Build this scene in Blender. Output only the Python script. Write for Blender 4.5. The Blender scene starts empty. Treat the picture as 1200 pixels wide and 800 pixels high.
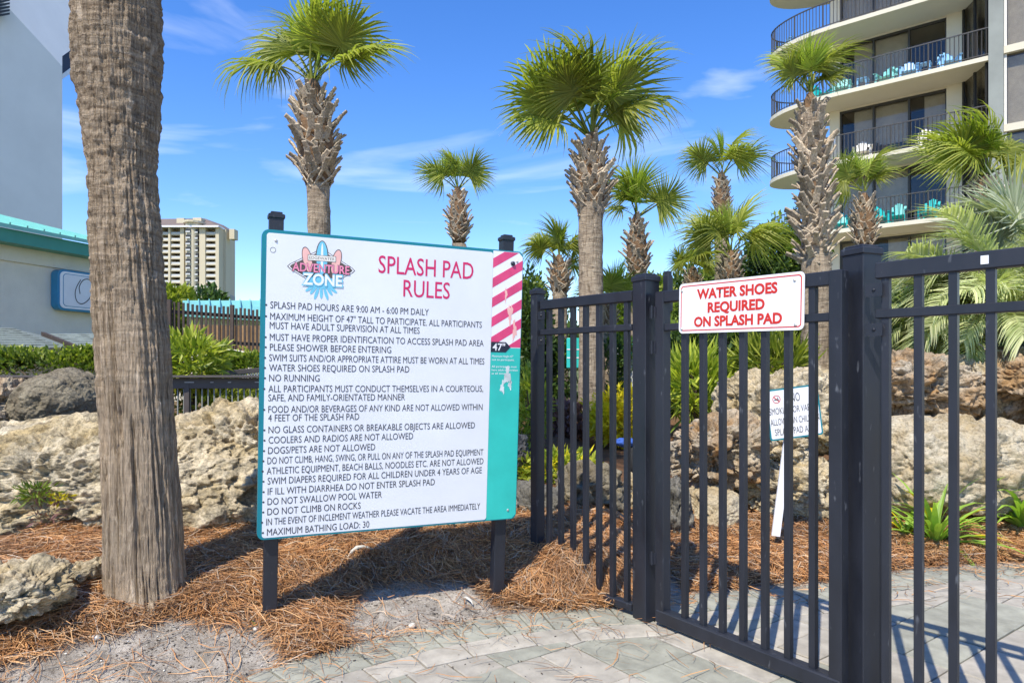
import bpy, bmesh, math, random
import numpy as np
from mathutils import Vector, Matrix

# ---------------------------------------------------------------- camera, light, sky
SC = bpy.context.scene
COL = SC.collection
EYE = 1.17
cam_d = bpy.data.cameras.new('camera')
cam = bpy.data.objects.new('camera', cam_d)
COL.objects.link(cam)
cam.location = (0, 0, EYE)
cam.rotation_euler = (math.radians(90), 0, 0)
cam_d.lens = 24
cam_d.sensor_width = 36
cam_d.shift_y = 30 / 1200
cam_d.clip_start = 0.05
cam_d.clip_end = 6000
SC.camera = cam

SUN_EL = math.radians(55)
SUN_AZ = math.radians(25)            # light travels this far right of straight ahead
ldir = Vector((math.sin(SUN_AZ) * math.cos(SUN_EL), math.cos(SUN_AZ) * math.cos(SUN_EL), -math.sin(SUN_EL)))
sun_d = bpy.data.lights.new('sun', 'SUN')
sun_d.energy = 4.4
sun_d.angle = math.radians(0.53)
sun_d.color = (1.0, 0.93, 0.80)
sun = bpy.data.objects.new('sun', sun_d)
COL.objects.link(sun)
sun.rotation_euler = ldir.to_track_quat('-Z', 'Y').to_euler()
sun.location = (-5, -10, 15)

W = bpy.data.worlds.new('World')
SC.world = W
W.use_nodes = True
nt = W.node_tree
nt.nodes.clear()
wo = nt.nodes.new('ShaderNodeOutputWorld')
wb = nt.nodes.new('ShaderNodeBackground')
wb.inputs['Strength'].default_value = 0.15
sky = nt.nodes.new('ShaderNodeTexSky')
sky.sky_type = 'NISHITA'
sky.sun_disc = False
sky.sun_elevation = SUN_EL
sky.sun_rotation = math.radians(205)
sky.air_density = 1.0
sky.dust_density = 0.0
sky.ozone_density = 3.0
hs = nt.nodes.new('ShaderNodeHueSaturation')
hs.inputs['Saturation'].default_value = 1.30
hs.inputs['Value'].default_value = 1.22
hs.inputs['Hue'].default_value = .513
nt.links.new(sky.outputs[0], hs.inputs['Color'])
tc = nt.nodes.new('ShaderNodeTexCoord')
mp = nt.nodes.new('ShaderNodeMapping')
mp.inputs['Scale'].default_value = (1.6, 1.6, 7.5)
mp.inputs['Rotation'].default_value = (0.0, math.radians(-9), 0.0)
mp.inputs['Location'].default_value = (3.1, 0.7, 1.35)
n1 = nt.nodes.new('ShaderNodeTexNoise')
n1.inputs['Scale'].default_value = 1.6
n1.inputs['Detail'].default_value = 6
n1.inputs['Roughness'].default_value = 0.5
n1.inputs['Distortion'].default_value = 0.7
cr = nt.nodes.new('ShaderNodeValToRGB')
cr.color_ramp.elements[0].position = 0.53
cr.color_ramp.elements[1].position = 0.85
cr.color_ramp.elements[0].color = (0, 0, 0, 1)
cr.color_ramp.elements[1].color = (0.6, 0.6, 0.6, 1)
mx = nt.nodes.new('ShaderNodeMixRGB')
mx.inputs['Color2'].default_value = (7.0, 7.4, 8.2, 1)
nt.links.new(tc.outputs['Generated'], mp.inputs['Vector'])
nt.links.new(mp.outputs[0], n1.inputs['Vector'])
nt.links.new(n1.outputs['Fac'], cr.inputs[0])
nt.links.new(cr.outputs[0], mx.inputs['Fac'])
nt.links.new(hs.outputs[0], mx.inputs['Color1'])
nt.links.new(mx.outputs[0], wb.inputs['Color'])
nt.links.new(wb.outputs[0], wo.inputs['Surface'])

SC.view_settings.view_transform = 'Standard'
SC.view_settings.look = 'None'
SC.view_settings.exposure = 0.5
SC.view_settings.gamma = 1.0
SC.view_settings.use_curve_mapping = False
SC.cycles.max_bounces = 6
SC.cycles.transparent_max_bounces = 4

rnd = random.Random(11)
R = np.random.default_rng(7)


def at(px, py, Y):
    """world point seen at photograph pixel px, py when it stands Y metres away"""
    return Vector(((px - 600) / 800 * Y, Y, EYE - (py - 430) / 800 * Y))


# ---------------------------------------------------------------- noise (numpy)
def _h(i, j, k, s):
    n = (i * 374761393 + j * 668265263 + k * 2147483647 + s * 974634777) & 0xffffffff
    n = ((n ^ (n >> 13)) * 1274126177) & 0xffffffff
    return ((n ^ (n >> 16)) & 0xffff) / 65535.0


def vnoise(P, s=0):
    P = np.asarray(P, float)
    f = np.floor(P).astype(np.int64)
    t = P - f
    t = t * t * (3 - 2 * t)
    x, y, z = f[:, 0], f[:, 1], f[:, 2]
    r = 0
    for a in (0, 1):
        wa = t[:, 0] if a else 1 - t[:, 0]
        for b in (0, 1):
            wb_ = t[:, 1] if b else 1 - t[:, 1]
            for c in (0, 1):
                wc = t[:, 2] if c else 1 - t[:, 2]
                r = r + wa * wb_ * wc * _h(x + a, y + b, z + c, s)
    return r * 2 - 1


def fbm(P, octv=4, s=0, gain=0.5):
    P = np.asarray(P, float)
    a, r = 1.0, 0
    for o in range(octv):
        r = r + a * vnoise(P * (2.03 ** o) + o * 17.3, s + o)
        a *= gain
    return r


def facets(P, s=0, k=.35):
    """cellular noise: every cell is a tilted plane, so blocks meet at sharp edges; also returns the gap to the next cell"""
    P = np.asarray(P, float)
    f = np.floor(P).astype(np.int64)
    best = np.full(len(P), 1e9); sec = np.full(len(P), 1e9); val = np.zeros(len(P))
    for a in (-1, 0, 1):
        for b in (-1, 0, 1):
            for c in (-1, 0, 1):
                i, j, l = f[:, 0] + a, f[:, 1] + b, f[:, 2] + c
                D = [P[:, 0] - i - _h(i, j, l, s + 1), P[:, 1] - j - _h(i, j, l, s + 2), P[:, 2] - l - _h(i, j, l, s + 3)]
                d = D[0] ** 2 + D[1] ** 2 + D[2] ** 2
                v = ((_h(i, j, l, s + 4) - .5) * D[0] + (_h(i, j, l, s + 5) - .5) * D[1] + (_h(i, j, l, s + 6) - .5) * D[2]) * 2 + (_h(i, j, l, s + 7) - .5) * k
                m = d < best
                sec = np.where(m, best, np.minimum(sec, d))
                best = np.where(m, d, best); val = np.where(m, v, val)
    return val, np.sqrt(sec) - np.sqrt(best)


def sstep(a, b, x):
    t = np.clip((x - a) / (b - a), 0, 1)
    return t * t * (3 - 2 * t)


# ---------------------------------------------------------------- mesh helpers
def finish(o, m, parent=None, smooth=False):
    if m is not None:
        o.data.materials.append(m)
    if smooth:
        o.data.polygons.foreach_set('use_smooth', [True] * len(o.data.polygons))
    COL.objects.link(o)
    if parent is not None:
        o.parent = parent
    return o


def np_mesh(name, V, F, m, parent=None, smooth=False):
    """V (n,3), F (k,3|4) arrays"""
    me = bpy.data.meshes.new(name)
    V = np.ascontiguousarray(V, dtype=np.float32)
    F = np.ascontiguousarray(F, dtype=np.int32)
    k, c = F.shape
    me.vertices.add(len(V))
    me.vertices.foreach_set('co', V.ravel())
    me.loops.add(k * c)
    me.loops.foreach_set('vertex_index', F.ravel())
    me.polygons.add(k)
    me.polygons.foreach_set('loop_start', np.arange(0, k * c, c, dtype=np.int32))
    me.polygons.foreach_set('loop_total', np.full(k, c, dtype=np.int32))
    me.update(calc_edges=True)
    return finish(bpy.data.objects.new(name, me), m, parent, smooth)


class MB:
    """collects shapes for ONE mesh object"""

    def __init__(self):
        self.v = []
        self.f = []

    def add(self, vs, fs):
        n = len(self.v)
        self.v += [tuple(p) for p in vs]
        self.f += [tuple(n + i for i in q) for q in fs]
        return self

    def box(self, c, size, M=None, bev=0.0, taper=1.0):
        sx, sy, sz = size[0] / 2, size[1] / 2, size[2] / 2
        c = Vector(c)
        if bev <= 0:
            vs = []
            for z, k in ((-sz, 1), (sz, taper)):
                vs += [(-sx * k, -sy * k, z), (sx * k, -sy * k, z), (sx * k, sy * k, z), (-sx * k, sy * k, z)]
            fs = [(3, 2, 1, 0), (4, 5, 6, 7), (0, 1, 5, 4), (1, 2, 6, 5), (2, 3, 7, 6), (3, 0, 4, 7)]
        else:
            b = min(bev, sx * .9, sy * .9, sz * .9)
            rings = [(-sz, sx - b, sy - b), (-sz + b, sx, sy), (sz - b, sx, sy), (sz, sx - b, sy - b)]
            vs = []
            for z, a, e in rings:
                q = b * 0.6
                vs += [(-a + q, -e, z), (a - q, -e, z), (a, -e + q, z), (a, e - q, z), (a - q, e, z), (-a + q, e, z), (-a, e - q, z), (-a, -e + q, z)]
            fs = [tuple(range(7, -1, -1)), tuple(range(24, 32))]
            for r in range(3):
                for i in range(8):
                    j = (i + 1) % 8
                    fs.append((r * 8 + i, r * 8 + j, r * 8 + 8 + j, r * 8 + 8 + i))
        vs = [Vector(p) for p in vs]
        if M is not None:
            vs = [M @ (p + c) for p in vs]
        else:
            vs = [p + c for p in vs]
        return self.add(vs, fs)

    def bar(self, a, b, w, h=None, bev=0.0, up=(0, 0, 1)):
        a, b = Vector(a), Vector(b)
        h = w if h is None else h
        d = (b - a)
        L = d.length
        x = d / L
        up = Vector(up)
        if abs(x.dot(up)) > 0.98:
            up = Vector((0, 1, 0))
        y = up.cross(x).normalized()
        z = x.cross(y)
        M = Matrix(((x.x, y.x, z.x, (a.x + b.x) / 2), (x.y, y.y, z.y, (a.y + b.y) / 2), (x.z, y.z, z.z, (a.z + b.z) / 2), (0, 0, 0, 1)))
        return self.box((0, 0, 0), (L, w, h), M, bev)

    def tube(self, pts, rad, n=8, cap=True):
        pts = [Vector(p) for p in pts]
        rad = rad if hasattr(rad, '__len__') else [rad] * len(pts)
        vs, fs = [], []
        ref = Vector((0, 0, 1))
        for i, p in enumerate(pts):
            t = (pts[min(i + 1, len(pts) - 1)] - pts[max(i - 1, 0)]).normalized()
            if abs(t.dot(ref)) > 0.95:
                ref = Vector((1, 0, 0))
            u = ref.cross(t).normalized()
            w = t.cross(u)
            for k in range(n):
                a = 2 * math.pi * k / n
                vs.append(p + (u * math.cos(a) + w * math.sin(a)) * rad[i])
        for i in range(len(pts) - 1):
            for k in range(n):
                j = (k + 1) % n
                fs.append((i * n + k, i * n + j, (i + 1) * n + j, (i + 1) * n + k))
        if cap:
            fs.append(tuple(range(n - 1, -1, -1)))
            fs.append(tuple((len(pts) - 1) * n + k for k in range(n)))
        return self.add(vs, fs)

    def prism(self, poly, M, h):
        """2D polygon in local xy, extruded along local z from 0 to h"""
        n = len(poly)
        vs = [M @ Vector((x, y, 0)) for x, y in poly] + [M @ Vector((x, y, h)) for x, y in poly]
        fs = [tuple(range(n - 1, -1, -1)), tuple(range(n, 2 * n))]
        fs += [(i, (i + 1) % n, n + (i + 1) % n, n + i) for i in range(n)]
        return self.add(vs, fs)

    def slab(self, poly3, off):
        """polygon of 3D points extruded by a vector"""
        n = len(poly3)
        off = Vector(off)
        vs = [Vector(p) for p in poly3] + [Vector(p) + off for p in poly3]
        fs = [tuple(range(n)), tuple(range(2 * n - 1, n - 1, -1))]
        fs += [((i + 1) % n, i, n + i, n + (i + 1) % n) for i in range(n)]
        return self.add(vs, fs)

    def mesh(self, name):
        me = bpy.data.meshes.new(name)
        me.from_pydata(self.v, [], self.f)
        me.update()
        return me

    def build(self, name, m, parent=None, smooth=False):
        return finish(bpy.data.objects.new(name, self.mesh(name)), m, parent, smooth)


def shared(name, me, parent=None, M=None):
    o = bpy.data.objects.new(name, me)
    COL.objects.link(o)
    if parent is not None:
        o.parent = parent
    if M is not None:
        o.matrix_basis = M
    return o


def thing(name, label, cat, loc=(0, 0, 0), rz=0.0, group=None):
    o = bpy.data.objects.new(name, None)
    COL.objects.link(o)
    o.empty_display_size = 0.2
    o.location = loc
    o.rotation_euler = (0, 0, rz)
    return tag(o, label, cat, group)


def tag(o, label, cat, group=None, kind=None):
    if label:
        o['label'] = label
    if cat:
        o['category'] = cat
    if group:
        o['group'] = group
    if kind:
        o['kind'] = kind
    return o


def basis(o, x, y, z):
    return Matrix(((x[0], y[0], z[0], o[0]), (x[1], y[1], z[1], o[1]), (x[2], y[2], z[2], o[2]), (0, 0, 0, 1)))


# ---------------------------------------------------------------- materials
def newmat(name):
    m = bpy.data.materials.new(name)
    m.use_nodes = True
    n = m.node_tree
    b = n.nodes['Principled BSDF']
    return m, n, b


def N(n, typ, **kw):
    o = n.nodes.new(typ)
    for k, v in kw.items():
        if k in o.inputs:
            o.inputs[k].default_value = v
        else:
            setattr(o, k, v)
    return o


def simple(name, col, rough=0.6, var=0.15, scale=8.0, bump=0.1, metal=0.0, spec=0.5, bscale=None, detail=5, dist=0.02, isl=0.0, objr=0.0):
    """noise-varied surface with fine relief"""
    m, n, b = newmat(name)
    tcn = N(n, 'ShaderNodeTexCoord')
    no = N(n, 'ShaderNodeTexNoise', Scale=scale, Detail=detail, Roughness=0.6)
    n.links.new(tcn.outputs['Object'], no.inputs['Vector'])
    r = N(n, 'ShaderNodeValToRGB')
    c = Vector(col)
    lo, hi = c * (1 - var), c * (1 + var)
    r.color_ramp.elements[0].position = 0.3
    r.color_ramp.elements[1].position = 0.7
    r.color_ramp.elements[0].color = (*lo, 1)
    r.color_ramp.elements[1].color = (*hi, 1)
    n.links.new(no.outputs['Fac'], r.inputs[0])
    out = r.outputs[0]
    if isl or objr:
        g = N(n, 'ShaderNodeNewGeometry')
        oi = N(n, 'ShaderNodeObjectInfo')
        mr = N(n, 'ShaderNodeMapRange')
        k = isl or objr
        mr.inputs['To Min'].default_value = 1 - k
        mr.inputs['To Max'].default_value = 1 + k
        n.links.new(g.outputs['Random Per Island'] if isl else oi.outputs['Random'], mr.inputs['Value'])
        vm = N(n, 'ShaderNodeVectorMath', operation='SCALE')
        n.links.new(out, vm.inputs[0])
        n.links.new(mr.outputs[0], vm.inputs['Scale'])
        out = vm.outputs[0]
    n.links.new(out, b.inputs['Base Color'])
    b.inputs['Roughness'].default_value = rough
    b.inputs['Metallic'].default_value = metal
    b.inputs['Specular IOR Level'].default_value = spec
    if bump:
        nb = N(n, 'ShaderNodeTexNoise', Scale=bscale or scale * 6, Detail=6, Roughness=0.65)
        n.links.new(tcn.outputs['Object'], nb.inputs['Vector'])
        bp = N(n, 'ShaderNodeBump', Strength=bump, Distance=dist)
        n.links.new(nb.outputs['Fac'], bp.inputs['Height'])
        n.links.new(bp.outputs[0], b.inputs['Normal'])
    return m


def ramp(n, stops):
    r = N(n, 'ShaderNodeValToRGB')
    e = r.color_ramp.elements
    e[0].position, e[0].color = stops[0][0], (*stops[0][1], 1)
    e[1].position, e[1].color = stops[-1][0], (*stops[-1][1], 1)
    for p, c in stops[1:-1]:
        q = e.new(p)
        q.color = (*c, 1)
    return r


def mixc(n, a, b_, fac, typ='MIX'):
    m = N(n, 'ShaderNodeMixRGB', blend_type=typ)
    for s, v in (('Color1', a), ('Color2', b_), ('Fac', fac)):
        if isinstance(v, (int, float)):
            m.inputs[s].default_value = v
        elif isinstance(v, tuple):
            m.inputs[s].default_value = (*v, 1)
        else:
            n.links.new(v, m.inputs[s])
    return m.outputs[0]


def rock_mat(name, light, tan, dark, darkamt=0.5, scale=1.0):
    m, n, b = newmat(name)
    t = N(n, 'ShaderNodeTexCoord')
    big = N(n, 'ShaderNodeTexNoise', Scale=3.2 * scale, Detail=7, Roughness=0.62, Distortion=0.4)
    med = N(n, 'ShaderNodeTexNoise', Scale=11 * scale, Detail=8, Roughness=0.72)
    fine = N(n, 'ShaderNodeTexNoise', Scale=60 * scale, Detail=5, Roughness=0.7)
    vor = N(n, 'ShaderNodeTexVoronoi', Scale=26 * scale)
    vor.feature = 'SMOOTH_F1'
    for q in (big, med, fine, vor):
        n.links.new(t.outputs['Object'], q.inputs['Vector'])
    r1 = ramp(n, [(0.36, tan), (0.60, light)])
    n.links.new(big.outputs['Fac'], r1.inputs[0])
    r2 = ramp(n, [(0.5 - .12 * darkamt, (0, 0, 0)), (0.68 - .10 * darkamt, (1, 1, 1))])
    n.links.new(med.outputs['Fac'], r2.inputs[0])
    c = mixc(n, r1.outputs[0], dark, mixc(n, (0, 0, 0), r2.outputs[0], 0.35 + 0.5 * darkamt))
    r3 = ramp(n, [(0.38, (0.45, 0.45, 0.45)), (0.52, (1, 1, 1))])
    n.links.new(fine.outputs['Fac'], r3.inputs[0])
    c = mixc(n, c, r3.outputs[0], 0.75, 'MULTIPLY')
    n.links.new(c, b.inputs['Base Color'])
    b.inputs['Roughness'].default_value = 0.92
    b.inputs['Specular IOR Level'].default_value = 0.2
    b1 = N(n, 'ShaderNodeBump', Strength=0.9, Distance=0.035)
    n.links.new(med.outputs['Fac'], b1.inputs['Height'])
    b2 = N(n, 'ShaderNodeBump', Strength=0.8, Distance=0.012)
    n.links.new(vor.outputs['Distance'], b2.inputs['Height'])
    n.links.new(b1.outputs[0], b2.inputs['Normal'])
    b3 = N(n, 'ShaderNodeBump', Strength=0.8, Distance=0.008)
    n.links.new(fine.outputs['Fac'], b3.inputs['Height'])
    n.links.new(b2.outputs[0], b3.inputs['Normal'])
    n.links.new(b3.outputs[0], b.inputs['Normal'])
    return m


def leaf_mat(name, c1, c2, trans=0.35, rough=0.45):
    m, n, b = newmat(name)
    g = N(n, 'ShaderNodeNewGeometry')
    oi = N(n, 'ShaderNodeObjectInfo')
    r = ramp(n, [(0.0, c1), (1.0, c2)])
    n.links.new(g.outputs['Random Per Island'], r.inputs[0])
    mr = N(n, 'ShaderNodeMapRange')
    mr.inputs['To Min'].default_value = 0.75
    mr.inputs['To Max'].default_value = 1.25
    n.links.new(oi.outputs['Random'], mr.inputs['Value'])
    vm = N(n, 'ShaderNodeVectorMath', operation='SCALE')
    n.links.new(r.outputs[0], vm.inputs[0])
    n.links.new(mr.outputs[0], vm.inputs['Scale'])
    n.links.new(vm.outputs[0], b.inputs['Base Color'])
    b.inputs['Roughness'].default_value = rough
    b.inputs['Specular IOR Level'].default_value = 0.4
    tr = N(n, 'ShaderNodeBsdfTranslucent')
    vm2 = N(n, 'ShaderNodeVectorMath', operation='MULTIPLY')
    n.links.new(vm.outputs[0], vm2.inputs[0])
    vm2.inputs[1].default_value = (1.5, 1.7, 0.8)
    n.links.new(vm2.outputs[0], tr.inputs['Color'])
    ms = N(n, 'ShaderNodeMixShader', Fac=trans)
    n.links.new(b.outputs[0], ms.inputs[1])
    n.links.new(tr.outputs[0], ms.inputs[2])
    n.links.new(ms.outputs[0], n.nodes['Material Output'].inputs['Surface'])
    return m


def bark_mat(name, c1, c2, c3, ring=14.0, fiss=1.0, fade=False):
    """palm bark: horizontal leaf-scar rings crossed by vertical fissures"""
    m, n, b = newmat(name)
    t = N(n, 'ShaderNodeTexCoord')
    mpn = N(n, 'ShaderNodeMapping')
    mpn.inputs['Scale'].default_value = (6, 6, ring * 2.0)
    n.links.new(t.outputs['Object'], mpn.inputs['Vector'])
    a = N(n, 'ShaderNodeTexNoise', Scale=1.0, Detail=6, Roughness=0.65, Distortion=0.9)
    n.links.new(mpn.outputs[0], a.inputs['Vector'])
    mpv = N(n, 'ShaderNodeMapping')
    mpv.inputs['Scale'].default_value = (60 * fiss, 60 * fiss, 5.0)
    n.links.new(t.outputs['Object'], mpv.inputs['Vector'])
    v = N(n, 'ShaderNodeTexNoise', Scale=1.0, Detail=6, Roughness=0.65, Distortion=0.7)
    n.links.new(mpv.outputs[0], v.inputs['Vector'])
    bl = N(n, 'ShaderNodeTexNoise', Scale=3.0, Detail=6, Roughness=0.65)
    n.links.new(t.outputs['Object'], bl.inputs['Vector'])
    r1 = ramp(n, [(0.30, c1), (0.52, c2), (0.78, c3)])
    n.links.new(a.outputs['Fac'], r1.inputs[0])
    r2 = ramp(n, [(0.36, (0.38, 0.35, 0.32)), (0.50, (1, 1, 1))])
    n.links.new(v.outputs['Fac'], r2.inputs[0])
    c = r1.outputs[0]
    if fade:
        sx = N(n, 'ShaderNodeSeparateXYZ')
        n.links.new(t.outputs['Object'], sx.inputs[0])
        mz = N(n, 'ShaderNodeMapRange')
        mz.inputs['From Min'].default_value = 0.5
        mz.inputs['From Max'].default_value = 2.1
        mz.inputs['To Min'].default_value = 0.14
        n.links.new(sx.outputs['Z'], mz.inputs['Value'])
        c = mixc(n, tuple(Vector(c2) * 1.12), c, mz.outputs[0])
    c = mixc(n, c, r2.outputs[0], 0.8, 'MULTIPLY')
    r3 = ramp(n, [(0.35, (0.75, 0.75, 0.75)), (0.65, (1.2, 1.17, 1.12))])
    n.links.new(bl.outputs['Fac'], r3.inputs[0])
    c = mixc(n, c, r3.outputs[0], 0.8, 'MULTIPLY')
    n.links.new(c, b.inputs['Base Color'])
    mf = N(n, 'ShaderNodeMapping')
    mf.inputs['Scale'].default_value = (22, 22, 7)
    n.links.new(t.outputs['Object'], mf.inputs['Vector'])
    fl = N(n, 'ShaderNodeTexNoise', Scale=1.0, Detail=4, Roughness=0.6)
    n.links.new(mf.outputs[0], fl.inputs['Vector'])
    rfl = ramp(n, [(.60, (0, 0, 0)), (.68, (1, 1, 1))])
    n.links.new(fl.outputs['Fac'], rfl.inputs[0])
    c = mixc(n, c, tuple(Vector(c3) * 1.15), mixc(n, (0, 0, 0), rfl.outputs[0], .6))
    n.links.new(c, b.inputs['Base Color'])
    b.inputs['Roughness'].default_value = 0.9
    b.inputs['Specular IOR Level'].default_value = 0.2
    b1 = N(n, 'ShaderNodeBump', Strength=0.8, Distance=0.02)
    n.links.new(a.outputs['Fac'], b1.inputs['Height'])
    if fade:
        n.links.new(mz.outputs[0], b1.inputs['Strength'])
    b2 = N(n, 'ShaderNodeBump', Strength=1.0, Distance=0.022 if fade else 0.016)
    n.links.new(v.outputs['Fac'], b2.inputs['Height'])
    n.links.new(b1.outputs[0], b2.inputs['Normal'])
    n.links.new(b2.outputs[0], b.inputs['Normal'])
    return m


def glass_mat(name, col, refl=0.16):
    """tinted pane: mostly see-through, with a weak mirror layer"""
    m = bpy.data.materials.new(name)
    m.use_nodes = True
    n = m.node_tree
    n.nodes.remove(n.nodes['Principled BSDF'])
    tr = N(n, 'ShaderNodeBsdfTransparent', Color=(*col, 1))
    gl = N(n, 'ShaderNodeBsdfGlossy', Roughness=0.04)
    gl.inputs['Color'].default_value = (.9, .92, .95, 1)
    fr = N(n, 'ShaderNodeFresnel', IOR=1.45)
    ad = N(n, 'ShaderNodeMath', operation='MULTIPLY_ADD')
    n.links.new(fr.outputs[0], ad.inputs[0])
    ad.inputs[1].default_value = 0.28
    ad.inputs[2].default_value = refl * .15
    ms = N(n, 'ShaderNodeMixShader')
    n.links.new(ad.outputs[0], ms.inputs['Fac'])
    n.links.new(tr.outputs[0], ms.inputs[1])
    n.links.new(gl.outputs[0], ms.inputs[2])
    n.links.new(ms.outputs[0], n.nodes['Material Output'].inputs['Surface'])
    return m


def powder_mat(name, col, rough=0.38):
    """powder-coated metal with faint water spots and scuffs"""
    m, n, b = newmat(name)
    t = N(n, 'ShaderNodeTexCoord')
    no = N(n, 'ShaderNodeTexNoise', Scale=9, Detail=5, Roughness=0.6)
    sp = N(n, 'ShaderNodeTexNoise', Scale=42, Detail=2, Roughness=0.5)
    mpn = N(n, 'ShaderNodeMapping')
    mpn.inputs['Scale'].default_value = (1, 1, 0.35)
    oi = N(n, 'ShaderNodeObjectInfo')
    of = N(n, 'ShaderNodeVectorMath', operation='SCALE')
    of.inputs[0].default_value = (7.3, 3.1, 11.7)
    n.links.new(oi.outputs['Random'], of.inputs['Scale'])
    av = N(n, 'ShaderNodeVectorMath', operation='ADD')
    n.links.new(t.outputs['Object'], av.inputs[0])
    n.links.new(of.outputs[0], av.inputs[1])
    n.links.new(av.outputs[0], mpn.inputs['Vector'])
    n.links.new(mpn.outputs[0], no.inputs['Vector'])
    n.links.new(mpn.outputs[0], sp.inputs['Vector'])
    c = Vector(col)
    r = ramp(n, [(0.3, tuple(c * 0.8)), (0.65, tuple(c * 1.35))])
    n.links.new(no.outputs['Fac'], r.inputs[0])
    r2 = ramp(n, [(0.68, (0, 0, 0)), (0.80, (1, 1, 1))])
    n.links.new(sp.outputs['Fac'], r2.inputs[0])
    cc = mixc(n, r.outputs[0], (0.16, 0.17, 0.19), mixc(n, (0, 0, 0), r2.outputs[0], 0.6))
    n.links.new(cc, b.inputs['Base Color'])
    rr = ramp(n, [(0.3, (rough - .08,) * 3), (0.7, (rough + .14,) * 3)])
    n.links.new(no.outputs['Fac'], rr.inputs[0])
    n.links.new(rr.outputs[0], b.inputs['Roughness'])
    nb = N(n, 'ShaderNodeTexNoise', Scale=260, Detail=2)
    n.links.new(t.outputs['Object'], nb.inputs['Vector'])
    bp = N(n, 'ShaderNodeBump', Strength=0.12, Distance=0.002)
    n.links.new(nb.outputs['Fac'], bp.inputs['Height'])
    n.links.new(bp.outputs[0], b.inputs['Normal'])
    return m


M = {}
M['fence'] = powder_mat('black_powder_coat', (0.013, 0.015, 0.022), .42)
M['teal'] = simple('teal_paint', (0.0, 0.19, 0.24), 0.4, 0.08, 5, 0.03)
M['sign_white'] = simple('sign_white_film', (0.72, 0.735, 0.77), 0.32, 0.045, 3, 0.01, bscale=30)
M['white'] = simple('white_print', (0.80, 0.80, 0.82), 0.4, 0.02, 3, 0.01)
M['ink'] = simple('charcoal_ink', (0.045, 0.045, 0.055), 0.45, 0.2, 60, 0.0)
M['magenta'] = simple('magenta_ink', (0.60, 0.012, 0.11), 0.4, 0.08, 10, 0.0)
M['pink'] = simple('faded_pink_film', (0.66, 0.055, 0.17), 0.35, 0.18, 9, 0.02)
M['aqua'] = simple('aqua_film', (0.03, 0.50, 0.43), 0.32, 0.10, 5, 0.02)
M['film'] = simple('peeling_clear_film', (0.55, 0.62, 0.62), 0.3, 0.3, 12, 0.1)
M['navy'] = simple('navy_ink', (0.012, 0.018, 0.035), 0.4, 0.1, 10, 0.0)
M['red'] = simple('red_print', (0.56, 0.022, 0.012), 0.4, 0.06, 20, 0.0)
M['screw'] = simple('screw_steel', (0.55, 0.54, 0.52), 0.35, 0.2, 60, 0.05, metal=0.6)
M['brown_ink'] = simple('brown_ink', (0.10, 0.075, 0.065), 0.5, 0.1, 30, 0.0)
M['sky_ink'] = simple('sky_blue_ink', (0.16, 0.52, 0.68), 0.4, 0.08, 20, 0.0)
M['rose_ink'] = simple('rose_ink', (0.80, 0.24, 0.38), 0.4, 0.18, 60, 0.0)
M['peach_ink'] = simple('peach_ink', (0.82, 0.45, 0.40), 0.4, 0.06, 20, 0.0)
M['cream_ink'] = simple('cream_ink', (0.78, 0.74, 0.66), 0.4, 0.04, 20, 0.0)
m, n, b = newmat('pine_needles')
g_ = N(n, 'ShaderNodeNewGeometry')
t = N(n, 'ShaderNodeTexCoord')
no = N(n, 'ShaderNodeTexNoise', Scale=2.6, Detail=4)
n.links.new(t.outputs['Object'], no.inputs['Vector'])
r_a = ramp(n, [(0.0, (.15, .08, .035)), (.25, (.33, .155, .055)), (.6, (.54, .27, .10)), (.82, (.66, .40, .18)), (.93, (.40, .33, .25)), (1.0, (.62, .50, .36))])
n.links.new(g_.outputs['Random Per Island'], r_a.inputs[0])
r_b = ramp(n, [(.35, (.72, .70, .72)), (.65, (1.15, 1.08, 1.0))])
n.links.new(no.outputs['Fac'], r_b.inputs[0])
n.links.new(mixc(n, r_a.outputs[0], r_b.outputs[0], 1.0, 'MULTIPLY'), b.inputs['Base Color'])
b.inputs['Roughness'].default_value = .6
M['straw'] = m
M['chip'] = simple('dark_wood_chips', (0.075, 0.055, 0.04), 0.8, 0.3, 20, 0.0, isl=0.6)
M['shell'] = simple('shell_bits', (0.52, 0.49, 0.43), 0.7, 0.2, 20, 0.0, isl=0.4)
M['paver_green'] = simple('grey_green_concrete', (0.29, 0.287, 0.232), 0.85, 0.26, 9, 0.5, bscale=150, dist=0.003, objr=0.10)
M['paver_tan'] = simple('tan_concrete', (0.36, 0.33, 0.275), 0.85, 0.26, 9, 0.5, bscale=150, dist=0.003, objr=0.10)
M['joint'] = simple('joint_sand', (0.30, 0.275, 0.235), 0.95, 0.3, 25, 0.4, bscale=200, dist=0.003)
M['rock'] = rock_mat('coquina_rock', (0.76, 0.65, 0.46), (0.54, 0.41, 0.21), (0.07, 0.065, 0.05), 0.6)
M['rock_pale'] = rock_mat('pale_limerock', (0.60, 0.53, 0.39), (0.47, 0.36, 0.20), (0.20, 0.16, 0.11), 0.2)
M['rock_orange'] = rock_mat('ochre_limerock', (0.55, 0.47, 0.35), (0.42, 0.25, 0.11), (0.10, 0.085, 0.06), 0.4)
M['rock_grey'] = rock_mat('weathered_grey_rock', (0.33, 0.285, 0.20), (0.22, 0.18, 0.12), (0.10, 0.085, 0.058), 0.5, 1.3)
M['rock_dark'] = rock_mat('dark_pitted_rock', (0.28, 0.26, 0.22), (0.16, 0.15, 0.12), (0.05, 0.048, 0.045), 0.7)
M['bark_near'] = bark_mat('cabbage_palm_bark', (0.22, 0.16, 0.105), (0.43, 0.335, 0.235), (0.70, 0.57, 0.42), 26, 2.1, True)
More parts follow.
